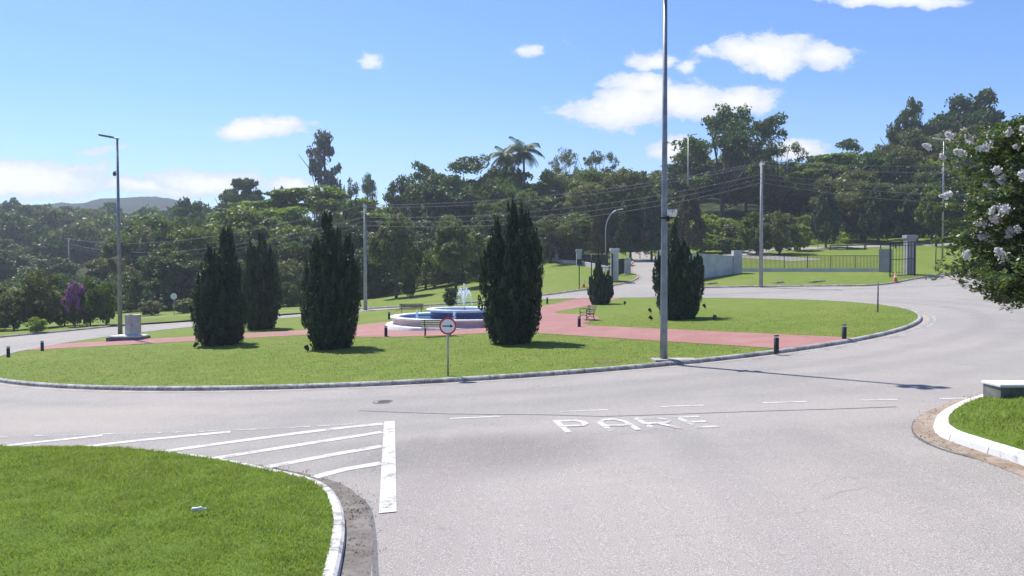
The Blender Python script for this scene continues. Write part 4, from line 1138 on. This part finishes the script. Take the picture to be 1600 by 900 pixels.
# flower tips on the two front trees and the variegated shrub tree at right
def flower_layer(u, vt, wd, D, key, mat, frac, seed, parent_label, part='blossom', leafscale=1.2):
    for o in C.objects:
        if o.get('label') == parent_label:
            rg = np.random.default_rng(seed); V_ = VAR[key][2].reshape(-1, 4, 3); ctr = V_.mean(axis=1)
            rad = np.hypot(ctr[:, 0], ctr[:, 1]); score = ctr[:, 2] * .8 + rad * .9 + .16 * np.sin(ctr[:, 0] * 26 + seed) * np.cos(ctr[:, 1] * 23) + .12 * np.sin(ctr[:, 2] * 34)
            pick = np.where((score > np.quantile(score, 1 - frac)) & (rg.random(len(score)) < .6))[0]
            Q = V_[pick]; c = Q.mean(axis=1, keepdims=True); out_ = unit(np.concatenate([c[:, 0, :2], (c[:, 0, 2:3] - .55)], 1))[:, None, :]
            Q = (Q - c) * leafscale + c + out_ * .018
            m_ = mobj(part, fastmesh(part, Q.reshape(-1, 3), 4, rg.random(len(pick)), [mat]), o); m_.scale = [q for q in o.children if q.name.startswith('crown')][0].scale
            return
flower_layer(0, 0, 0, 0, 'round_b', 'flower_cream', .22, 1, 'cream tipped flowering tree right of the middle utility pole')
flower_layer(0, 0, 0, 0, 'round_b', 'flower_cream', .20, 2, 'cream tipped flowering tree behind the fountain')
VG = 'yellow edged bushy tree left of the double headed lamp'
TR(1462, 285, 62, 112, 'round_a', VG, group='trees beyond the ring road'); flower_layer(0, 0, 0, 0, 'round_a', 'leaf_bright', .4, 3, VG, 'yellow_foliage', 1.3)
# lawn trees and shrubs
SH = [
 (1218, 326, 66, 112, 'bush_b', 'small twiggy tree right of the utility pole behind the railing', 'small_tree', 'tree'),
 (1182, 330, 60, 114, 'bush_a', 'small green tree directly behind the utility pole', 'small_tree', 'tree'),
 (1250, 348, 44, 116, 'bush_l', 'light green bush left of the domed conifer', 'shrub', 'shrub'),
 (1110, 332, 84, 128, 'bush_l', 'bright undergrowth mound above the white wall', 'shrub', 'shrub'),
 (1150, 346, 76, 124, 'bush_b', 'olive brush mound left of the utility pole', 'shrub', 'shrub'),
 (1100, 362, 50, 120, 'bush_l', 'low bright bush right behind the brown conifer', 'shrub', 'shrub'),
 (1140, 370, 60, 118, 'bush_a', 'low green bush just above the white wall end', 'shrub', 'shrub'),
 (60, 415, 74, 74, 'bush_b', 'feathery olive shrub tree at the left of the far verge', 'small_tree', 'tree'),
 (100, 452, 60, 76, 'bush_a', 'green shrub under the feathery tree at left', 'shrub', 'shrub'),
 (140, 436, 48, 74, 'bush_a', 'round green shrub right of the purple flowers', 'shrub', 'shrub'),
 (165, 440, 34, 74, 'bush_a', 'slim green sapling nearest the left street lamp', 'shrub', 'shrub'),
 (20, 452, 66, 72, 'bush_b', 'brownish shrub at the left frame edge', 'shrub', 'shrub'),
 (-30, 440, 90, 74, 'bush_d', 'dark shrub cut by the left frame edge', 'shrub', 'shrub'),
 (116, 438, 34, 73, 'bush_b', 'purple flowering bougainvillea among the left shrubs', 'flowering_shrub', 'shrub'),
 (0, 444, 50, 80, 'bush_d', 'dull red flowering shrub at the left frame edge', 'flowering_shrub', 'shrub'),
 (55, 494, 34, 66, 'bush_l', 'low bright clump at the kerb under the feathery tree', 'shrub', 'shrub'),
 (235, 468, 46, 92, 'bush_b', 'thin pale shrub left of the small round sign', 'shrub', 'shrub'),
 (292, 466, 50, 94, 'bush_a', 'leggy shrub right of the small round sign', 'shrub', 'shrub'),
 (705, 446, 30, 72, 'bush_d', 'dark clipped round bush behind the fountain jets', 'shrub', 'shrub'),
 (330, 462, 50, 96, 'bush_d', 'dark shrub partly behind the first cypress', 'shrub', 'shrub'),
 (450, 440, 46, 98, 'bush_a', 'green shrub in the gap between the second and third cypress', 'shrub', 'shrub'),
 (590, 440, 60, 106, 'bush_d', 'dark shrub behind the middle utility pole', 'shrub', 'shrub'),
 (1525, 330, 60, 110, 'bush_a', 'green shrub behind the white flowering tree', 'shrub', 'shrub'),
]
for (u, vt, wd, D, key, lab, nm_, ct) in SH: TR(u, vt, wd, D, key, lab, nm_, ct, 'shrubs and small trees on the verges')
def flowers_on(label, mat, key, frac, seed): flower_layer(0, 0, 0, 0, key, mat, frac, seed, label, 'blossom', 1.3)
flowers_on('purple flowering bougainvillea among the left shrubs', 'flower_purple', 'bush_b', .42, 4)
flowers_on('dull red flowering shrub at the left frame edge', 'flower_red', 'bush_d', .35, 5)
# palms
def palm(u, vt, D, r, seed, label):
    rg = np.random.default_rng(seed); x = Xat(u, D); z0 = Tf(x, D); zt = Zat(vt, D) ; H_ = zt - z0 - r * .35
    e = empty('palm_tree', (x, D, z0)); setp(e, label, 'palm')
    MB().mat('bark_pale').tube([(0, 0, 0), (.2, 0, H_ * .5), (0, 0, H_)], [.3, .22, .2], 8).build('trunk', e, True)
    Q = []
    for i in range(34):
        a = i * 2.399; el = rg.uniform(-.5, 1.2); L_ = r * rg.uniform(.85, 1.1); d = np.array([math.cos(a) * math.cos(el), math.sin(a) * math.cos(el), math.sin(el)])
        side = np.array([-math.sin(a), math.cos(a), 0]); pos_ = np.array([0, 0, H_]); 
        for s_ in range(14):
            pos_ = pos_ + d * L_ / 14; d = unit(d + np.array([0, 0, -.10]))
            for sg in (-1, 1):
                tip = pos_ + side * sg * r * .26 * math.sin(math.pi * min(.95, (s_ + 1.5) / 15)) + np.array([0, 0, -r * .12]) + d * r * .06
                Q += [pos_ - d * .12, pos_ + d * .12, tip + d * .05, tip - d * .05]
    me_ = fastmesh('fronds', np.array(Q), 4, rg.random(len(Q) // 4), ['leaf_dark']); mobj('fronds', me_, e)
palm(818, 224, 152, 3.9, 1, 'taller palm on the skyline above the fountain cypress')
palm(790, 234, 156, 3.5, 2, 'shorter palm just left of the taller palm')

# Kaizuka cypresses on the roundabout: flame-like upright plumes
def cypress_mesh(seed, H_, W_, spires, n=52000, leaf=.055):
    """spires: (x, y, top, radius, belly) in half widths and heights"""
    rg = np.random.default_rng(seed); hw_ = W_ / 2
    def prof(f, belly):
        up = np.clip((1 - f) / (1 - belly), 0, 1) ** .72; dn = .68 + .32 * np.sin(np.clip(f / belly, 0, 1) * math.pi / 2)
        return np.where(f > belly, up, dn)
    wts = np.array([sp_[3] * sp_[2] for sp_ in spires]); wts = wts / wts.sum()
    P_, N_, U_, tn, sz = [], [], [], [], []
    for (sx, sy, tp, rr_, belly), wt_ in zip(spires, wts):
        npl = int(300 * wt_) + 12; per = int(n * wt_ / npl) + 20
        for i in range(npl):
            f = rg.uniform(0, 1) ** .85 * .97; a = rg.uniform(0, 6.28)
            lump = .93 * min(1.08, 1 + .13 * math.sin(3 * a + seed + f * 9) + .10 * math.sin(f * 23 + a * 2))
            R_ = float(prof(np.array(f), belly)) * rr_ * hw_ * lump * rg.uniform(.50, 1.0) ** .45
            lean = min(1, f * 1.3)
            c = np.array([sx * hw_ * (.55 + .45 * lean) + R_ * math.cos(a), sy * hw_ * (.55 + .45 * lean) + R_ * math.sin(a), f * tp * H_ * .93])
            L_ = H_ * rg.uniform(.045, .15) * (1.15 - .45 * f); wd = hw_ * rg.uniform(.08, .16) * (1.1 - .65 * f); R_ = max(0, R_ - (wd * .6 if f < .3 else 0))
            d = unit(np.array([math.cos(a) * .30 * (1 - f), math.sin(a) * .30 * (1 - f), 1.0]))
            k = rg.uniform(0, 1, per); an = rg.uniform(0, 6.28, per); q = wd * (1 - k) ** .6 * (.35 + .65 * np.minimum(1, k * 5)) * rg.uniform(.5, 1.05, per)
            of = np.stack([np.cos(an) * q, np.sin(an) * q, np.zeros(per)], 1)
            P_.append(c + d * (k * L_)[:, None] + of); N_.append(unit(of + 1e-5)); U_.append(np.repeat(d[None], per, 0) + of / wd * .35)
            tn.append(np.clip(rg.uniform(.0, .85) + .35 * (k - .5) + rg.normal(0, .15, per), 0, 1)); sz.append(leaf * rg.uniform(.6, 1.3, per))
        m = int(9000 * wt_) + 200; f = rg.uniform(0.005, .95, m); a = rg.uniform(0, 6.28, m); R_ = prof(f, belly) * rr_ * hw_ * rg.uniform(.45, .84, m)
        lean = np.minimum(1, f * 1.3)
        P_.append(np.stack([sx * hw_ * (.55 + .45 * lean) + R_ * np.cos(a), sy * hw_ * (.55 + .45 * lean) + R_ * np.sin(a), f * tp * H_ * .95], 1)); N_.append(np.stack([np.cos(a), np.sin(a), 0 * a], 1)); U_.append(np.repeat(np.array([[0, 0, 1.]]), m, 0)); tn.append(np.full(m, .15)); sz.append(np.full(m, leaf * 2.2) * (1.1 - .6 * f))
    P_ = np.concatenate(P_); V_ = leafquads(rg, P_, np.concatenate(N_), np.concatenate(sz), .42, up=np.concatenate(U_), jitter=.45)
    return fastmesh('crown', V_, 4, np.concatenate(tn), ['leaf_cypress'])
def cyp(u, vt, vb, wpx, seed, spires, label, name='cypress'):
    p = gpt(u, vb - 3); p.y += .5; p.x = Xat(u, p.y, 500); p.z = Tf(p.x, p.y) + LH; k = p.y / F
    H_ = (vb - vt) * k; W_ = wpx * k * 1.04
    e = empty(name, p); setp(e, label, 'cypress', 'cypresses on the roundabout')
    mobj('crown', cypress_mesh(seed, H_, W_, spires), e)
    tb = MB().mat('bark'); tb.tube([(0, 0, -.1), (0, 0, H_ * .3), (.02, 0, H_ * .55)], [.16, .11, .04], 8); tb.build('trunk', e)
cyp(345, 346, 543, 97, 117, [(.18, 0, 1.0, .62, .28), (-.35, .1, .80, .62, .25), (.42, -.1, .76, .55, .25), (-.5, -.3, .55, .50, .22), (.3, .5, .66, .5, .25), (-.1, -.5, .70, .5, .25), (0, .3, .84, .5, .3)], 'leftmost dark cypress with a slim top beside a second one')
cyp(407, 358, 518, 74, 102, [(.05, 0, 1.0, .60, .35), (-.42, .1, .90, .50, .35), (.46, 0, .74, .52, .35), (-.3, -.4, .66, .5, .3), (.3, .4, .84, .5, .3), (.2, -.4, .72, .5, .3)], 'second cypress from the left, set back behind the first')
cyp(516, 326, 549, 106, 103, [(-.08, 0, 1.0, .58, .42), (.52, 0, .80, .46, .42), (-.50, .1, .72, .48, .40), (.30, -.3, .86, .45, .4), (-.3, -.3, .80, .48, .4), (.55, .3, .62, .42, .38), (0, .5, .78, .5, .4), (.05, -.5, .64, .45, .35)], 'third cypress from the left, broad and tallest left of the fountain')
cyp(798, 308, 541, 116, 104, [(.02, 0, 1.0, .55, .42), (.50, .1, .90, .46, .42), (-.42, 0, .86, .48, .40), (.62, -.2, .76, .38, .4), (-.55, .2, .68, .42, .4), (.3, -.35, .94, .42, .4), (0, .5, .82, .5, .4), (0, -.5, .68, .5, .35)], 'tall cypress right in front of the fountain right side')
cyp(938, 396, 479, 44, 105, [(-.15, 0, 1.0, .48, .25), (.55, 0, .62, .45, .35), (-.6, 0, .54, .42, .35), (.2, .4, .58, .55, .3), (-.2, -.4, .56, .6, .3), (.4, -.3, .48, .5, .3)], 'small narrow topped cypress in front of the gate')
cyp(1060, 338, 502, 88, 106, [(-.14, 0, 1.0, .40, .40), (-.12, .1, .86, .46, .38), (.22, 0, .80, .42, .35), (.74, .1, .60, .28, .45), (-.72, 0, .60, .30, .4), (.5, -.3, .64, .42, .35), (-.4, -.4, .62, .5, .3), (.1, .4, .66, .6, .3), (.1, -.5, .55, .6, .3), (-.52, .2, .70, .3, .35), (.55, .3, .54, .45, .3)], 'broad based cypress right behind the tall mast')

# crape myrtle at right: trunk just outside the frame, arching shoots, white panicles
def myrtle():
    rg = np.random.default_rng(77)
    base = Vector((9.7, 12.7, 0)); base.z = Tf(base.x, base.y) + .2
    e = empty('crape_myrtle', base); setp(e, 'leafy tree with white flower clusters at the right frame edge', 'tree')
    tr = MB().mat('bark_pale'); shoots = []
    def grow(p, d, L_, r, lvl):
        n = 6; pts = [Vector(p)]; rad = [r]; q = Vector(p); dd = Vector(d).normalized()
        for i in range(n):
            if q.z > 4.8: dd.z = min(dd.z, .05)
            if lvl > 0 and q.z < 1.72 + .42 * max(0, -q.x - .6): dd.z = abs(dd.z) + .25
            dd = (dd + Vector((rg.normal(0, .10), rg.normal(0, .10), rg.normal(0, .06) + (.05 if lvl < 2 else -.045)))).normalized()
            q = q + dd * L_ / n; pts.append(q.copy()); rad.append(r * (1 - .6 * (i + 1) / n))
        if lvl < 3: tr.tube(pts, rad, 6 if lvl < 2 else 4, cap=False)
        else: tr.tube(pts, rad, 3, cap=False)
        if lvl >= 2: shoots.append((pts, lvl))
        if lvl < 3:
            for i in range([8, 10, 9][lvl]):
                k = rg.uniform(.3, 1); j = min(n - 1, int(k * n)); s_ = pts[j].lerp(pts[j + 1], k * n - j if k < 1 else 1)
                a = rg.uniform(0, 6.28); sp = [.75, .95, 1.0][lvl]
                side = Vector((math.cos(a), math.sin(a), rg.uniform(-.25, .55))) * sp
                grow(s_, dd * .75 + side, L_ * [.62, .60, .62][lvl] * rg.uniform(.75, 1.2), r * .5, lvl + 1)
    for i in range(7):
        a = i * .9 + .3; grow((rg.normal(0, .1), rg.normal(0, .1), 0), (math.cos(a) * .32, math.sin(a) * .32, 1), 2.5, .06, 0)
    # long low arching shoots reaching into the picture
    for (dx, dy, dz, L_, z) in [(-1, -.1, .02, 1.6, 2.3), (-1, .3, .15, 1.6, 2.5), (-1, -.5, .3, 1.6, 2.8), (-1, .1, .4, 1.9, 2.9), (-1, .2, .0, 1.3, 2.1), (-.8, -.4, .9, 1.8, 3.4), (-.7, .3, 1.1, 1.7, 3.5), (-1, .2, .6, 1.7, 3.3), (-.5, -.2, 1.2, 1.8, 3.7)]:
        grow((-.3, 0, z), (dx, dy, dz), L_, .028, 1)
    tr.build('trunk', e)
    P_, U_ = [], []; tipsL = []
    for pts, lvl in shoots:
        A = np.array([p[:] for p in pts]); L_ = np.linalg.norm(A[-1] - A[0]); m = max(6, int(L_ / (.020 if lvl == 3 else .032)))
        kk = rg.uniform(.12, 1, m) * (len(A) - 1); i0 = np.minimum(kk.astype(int), len(A) - 2); fr = (kk - i0)[:, None]
        q = A[i0] * (1 - fr) + A[i0 + 1] * fr; d = unit(A[i0 + 1] - A[i0]); s_ = unit(np.cross(d, rg.normal(0, 1, (m, 3))))
        P_.append(q + s_ * .035); U_.append(s_ + d * .5)
        if lvl == 3: tipsL.append((A[-1], unit(A[-1] - A[-2])))
    P_ = np.concatenate(P_); U_ = np.concatenate(U_); n = len(P_)
    sz = .036 * rg.uniform(.7, 1.35, n)
    V_ = leafquads(rg, P_, np.repeat([[0, 0, 1.]], n, 0), sz, .55, up=U_, jitter=.55)
    mi = (rg.random(n) < .24).astype(int)
    mobj('leaves', fastmesh('leaves', V_, 4, rg.random(n), ['leaf_myrtle', 'leaf_myrtle_young'], mi), e)
    tz = np.array([t_[0][2] for t_ in tipsL]); order = np.argsort(rg.random(len(tipsL)) * .9 + .28 * np.array([t_[0][0] for t_ in tipsL]) + .22 * np.array([t_[0][1] for t_ in tipsL]) - (tz > 3.2) * .15)
    cnt = 0
    for i in order[:150:2]:
        c, d = tipsL[i]; m = 240; k = rg.uniform(0, 1, m); L_ = rg.uniform(.06, .19); wd = rg.uniform(.028, .062)
        d = unit(d + np.array([0, 0, .35])); off_ = rg.normal(0, 1, (m, 3)) * (wd * (1.05 - k * .8))[:, None] * rg.uniform(.5, .8)
        q = c + d * (k * L_)[:, None] + off_
        mobj('flower_cluster', fastmesh('flower_cluster', leafquads(rg, q, unit(off_), .020, .85), 4, rg.random(m), ['flower_white']), e)
    return n
nmyr = myrtle()

# far wood and undergrowth: one mass each
def mass(name, spots, keys, keep, mat, label, seed, scale_leaf=1.0, mats=None):
    rg = np.random.default_rng(seed); Vs, tns, mis = [], [], []
    for i, (x, y, zt, W) in enumerate(spots):
        kx = keys[int(rg.integers(len(keys)))]; V_ = VAR[kx][2].reshape(-1, 4, 3); tn = VAR[kx][3]
        pk = rg.choice(len(V_), keep, replace=False); Q = V_[pk]; c = Q.mean(axis=1, keepdims=True); Q = (Q - c) * scale_leaf + c
        z0 = Tf(x, y); H_ = zt - z0; a = rg.uniform(0, 6.28); ca, sa = math.cos(a), math.sin(a)
        q = Q.reshape(-1, 3); q = np.stack([(q[:, 0] * ca - q[:, 1] * sa) * W + x, (q[:, 0] * sa + q[:, 1] * ca) * W + y, q[:, 2] * H_ + z0], 1)
        Vs.append(q); tns.append(np.clip(tn[pk] + rg.normal(0, .16), 0, 1)); mis.append(np.full(keep, int(rg.integers(len(mats)))))
    o = mobj(name, fastmesh(name, np.concatenate(Vs), 4, np.concatenate(tns), mats, np.concatenate(mis)))
    setp(o, label, 'wood', kind='stuff')
SKYL = [(-300, 312), (0, 309), (60, 310), (130, 312), (190, 318), (250, 322), (290, 318), (340, 310), (400, 300), (440, 300), (480, 292), (560, 290), (600, 292), (640, 275), (700, 262), (760, 256), (830, 264), (870, 268), (900, 270), (940, 268), (1000, 270), (1040, 262), (1120, 240), (1200, 250), (1260, 258), (1300, 248), (1360, 236), (1400, 212), (1450, 206), (1500, 188), (1560, 172), (1620, 196), (1800, 210), (2000, 220)]
def skyl(u): return np.interp(u, [p[0] for p in SKYL], [p[1] for p in SKYL])
rg = np.random.default_rng(9); sp = []
for i in range(330):          # far left hillside
    D = rg.uniform(200, 345); u = rg.uniform(-420, 430); x = Xat(u, D); z0 = Tf(x, D); zmax = Zat(skyl(u) + rg.uniform(-5, 16), D)
    zt = min(z0 + rg.uniform(9, 17), zmax)
    if zt - z0 > 4: sp.append((x, D, zt, rg.uniform(9, 15)))
mass('distant_wood', sp, ['round_a', 'round_b', 'round_c', 'umb_b'], 1500, None, 'distant dense wood covering the hillside at left', 1, 2.4, ['leaf_dark', 'leaf_mid', 'leaf_olive', 'leaf_dark'])
sp = []
for i in range(330):
    D = rg.uniform(118, 215); u = rg.uniform(180, 1850); x = Xat(u, D); z0 = Tf(x, D)
    if u < 1100 and D < 135: continue
    if u > 1040 and D < (160 if u < 1340 else 132): continue
    zmax = Zat(skyl(u) + rg.uniform(-8, 26), D); zt = min(z0 + rg.uniform(9, 18), zmax)
    if zt - z0 > 4: sp.append((x, D, zt, rg.uniform(8, 14)))
mass('hillside_wood', sp, ['round_a', 'round_b', 'spread_b', 'round_c'], 2600, None, 'dense wood filling the slope behind the named trees', 2, 1.9, ['leaf_dark', 'leaf_dark', 'leaf_mid', 'leaf_olive'])
sp = []
for i in range(260):          # dark understory along the wood edge, left and middle
    u = rg.uniform(-150, 930); D = rg.uniform(106, 132); x = Xat(u, D); z0 = Tf(x, D); 
    if u > 810 and D < 118: continue
    sp.append((x, D, z0 + rg.uniform(2.5, 6.5), rg.uniform(4, 8)))
mass('undergrowth', sp, ['bush_d', 'bush_a', 'bush_b'], 1100, None, 'dark undergrowth along the foot of the wood', 3, 1.3, ['leaf_dark', 'leaf_dark', 'leaf_mid'])
sp = []
for i in range(230):
    u = rg.uniform(1030, 1700) if i % 2 else rg.uniform(1060, 1320); D = rg.uniform(124, 162); x = Xat(u, D); z0 = Tf(x, D); sp.append((x, D, z0 + rg.uniform(.8, 2.4), rg.uniform(3, 6)))
mass('slope_brush', sp, ['bush_l', 'bush_a'], 900, None, 'light green brush covering the slope behind the park lawn', 4, 1.1, ['leaf_light', 'leaf_bright', 'leaf_light', 'leaf_light'])

# grass blades
def inpoly(x, y, poly):
    P_ = np.array([[p[0], p[1]] for p in poly]); c = np.zeros(len(x), bool); j = len(P_) - 1
    for i in range(len(P_)):
        xi, yi = P_[i]; xj, yj = P_[j]
        with np.errstate(divide='ignore', invalid='ignore'):
            hit = ((yi > y) != (yj > y)) & (x < (xj - xi) * (y - yi) / (yj - yi + 1e-12) + xi)
        c ^= hit; j = i
    return c
def blades(name, x, y, z, h0, h1, w0, mat, seed, lab, sp=.5):
    rg = np.random.default_rng(seed); n = len(x); a = rg.uniform(0, 6.28, n); h = rg.uniform(h0, h1, n); ww = w0 * rg.uniform(.6, 1.4, n)
    cl = np.sin(x * 3.1 + 2 * np.sin(y * 2.3 + seed)) * np.sin(y * 3.7 + 2 * np.sin(x * 1.9)) + .5 * np.sin(x * 9.3 + y * 4.1) * np.sin(y * 11.7 - x * 3.3); h = h * (1 + .38 * cl)
    lx = rg.normal(0, sp, n) * h; ly = rg.normal(0, sp, n) * h
    dx, dy = np.cos(a) * ww, np.sin(a) * ww
    Q = np.stack([np.stack([x - dx, y - dy, z - .01], 1), np.stack([x + dx, y + dy, z - .01], 1), np.stack([x + lx, y + ly, z + h], 1)], 1)
    pn = None if True else np.array([mnoise.noise(Vector((p * 1.1, q * 1.1, 0))) for p, q in zip(x[::16], y[::16])])
    tn = np.clip(.5 - .14 * cl + rg.normal(0, .28, n), 0, 1)
    o = mobj(name, fastmesh(name, Q.reshape(-1, 3), 3, tn, [mat])); setp(o, lab, 'grass', kind='stuff')
rg = np.random.default_rng(21)
n = 330000; x = rg.uniform(-14, -1.5, n); y = rg.uniform(6.5, 18.5, n)
k = inpoly(x, y, polyF) & (np.abs(x) < y * .70 + .3) & (rg.random(n) < np.clip(1.5 - (y - 9) * .08, .4, 1)); x, y = x[k], y[k]
clmp = np.array([mnoise.noise(Vector((a * 2.2, b * 2.2, 5))) for a, b in zip(x[::1], y[::1])]) if len(x) < 200000 else np.zeros(len(x))
dd_ = dfk(x[:1], y[:1])
def chunk(f, x, y): return np.concatenate([f(x[i:i + 4000], y[i:i + 4000]) for i in range(0, len(x), 4000)])
z = T(x, y) + LH + chunk(moundF, x, y)
blades('grass', x, y, z, .018, .055, .0065, 'grass_blades', 1, 'short green grass blades on the foreground corner lawn', .7)
n = 60000; x = rg.uniform(8, 16, n); y = rg.uniform(9, 18, n); k = inpoly(x, y, polyR) & (x < y * .72); x, y = x[k], y[k]
z = T(x, y) + .135 + chunk(moundR, x, y); blades('grass', x, y, z, .025, .07, .008, 'grass_blades', 2, 'green grass blades on the right corner lawn', .6)
n = 330000; r = (RAD - .16) * np.sqrt(rg.uniform(.0, 1, n)); a = rg.uniform(0, 6.28, n); x = CX + r * np.cos(a); y = CY + r * np.sin(a)
k = ~inpoly(x, y, pp) & (rg.random(n) < np.clip(1.3 - (y - 25) * .045, 0, 1)); x, y = x[k], y[k]
blades('grass', x, y, T(x, y) + LH, .015, .045, .011, 'grass_blades_dry', 3, 'mown grass blades on the near side of the roundabout', .8)

# leaf litter and grit washed into the gutters
def litter(line, lo, hi, n, seed, lab):
    rg = np.random.default_rng(seed); A = np.array([[p.x, p.y] for p in line]); L2 = offset(line, 1.0); B = np.array([[p.x, p.y] for p in L2]) - A
    i = rg.integers(0, len(A), n); dens = np.array([mnoise.noise(Vector((A[k, 0] * .9, A[k, 1] * .9, seed))) for k in i]); keep = rg.random(n) < .35 + 1.2 * np.clip(dens, -.2, .6); i = i[keep]; n = len(i)
    d = -(lo + (hi - lo) * rg.beta(1.6, 2.2, n)); x = A[i, 0] + B[i, 0] * d + rg.normal(0, .08, n); y = A[i, 1] + B[i, 1] * d + rg.normal(0, .08, n)
    P_ = np.stack([x, y, T(x, y) + (.02 if seed < 6 else LH + .04)], 1)
    V_ = leafquads(rg, P_, np.repeat([[0, 0, 1.]], n, 0), rg.uniform(.006, .024, n), .5, jitter=.35)
    o = mobj('leaf_litter', fastmesh('leaf_litter', V_, 4, rg.random(n), ['litter'])); setp(o, lab, 'leaf litter', kind='stuff')
leafmat('litter', (.06, .042, .028), (.17, .125, .08), .05, .8)
litter([p for p in fk if p.y < 15.5 and p.x > -5.5], .0, .55, 3200, 3, 'brown leaf litter along the gutter of the foreground lawn')
litter([p for p in rk if p.x < 16], .0, .5, 2200, 4, 'brown leaf litter along the gutter of the right corner lawn')
litter([Vector((CX + (RAD - 1.0) * math.cos(a), CY + (RAD - 1.0) * math.sin(a))) for a in np.linspace(-1.25, -1.62, 60)][::-1], -.9, .9, 900, 6, 'dry clippings scattered on the grass left of the tall mast')
# ------------------------------------------------------------------ haze
mz = bpy.data.materials.new('haze'); mz.use_nodes = True; mz.node_tree.nodes.clear(); hn = NT(mz.node_tree)
pv = hn.n('ShaderNodeVolumePrincipled'); pv.inputs['Color'].default_value = (.76, .86, .98, 1); pv.inputs['Density'].default_value = .00042; pv.inputs['Anisotropy'].default_value = .25
ho = hn.n('ShaderNodeOutputMaterial'); mz.node_tree.links.new(pv.outputs[0], ho.inputs['Volume'])
MATS['haze'] = mz
zb = -24.0; xs_ = [v[0] for v in V[:2]]
ob = MB().mat('haze').box((0, 520, (zb + 84) / 2), (4000, 3000, 84 - zb)).build('haze'); setp(ob, 'thin bluish haze over the far trees', 'haze', kind='stuff')

print('leaves', nmyr, 'mass', len(sp))
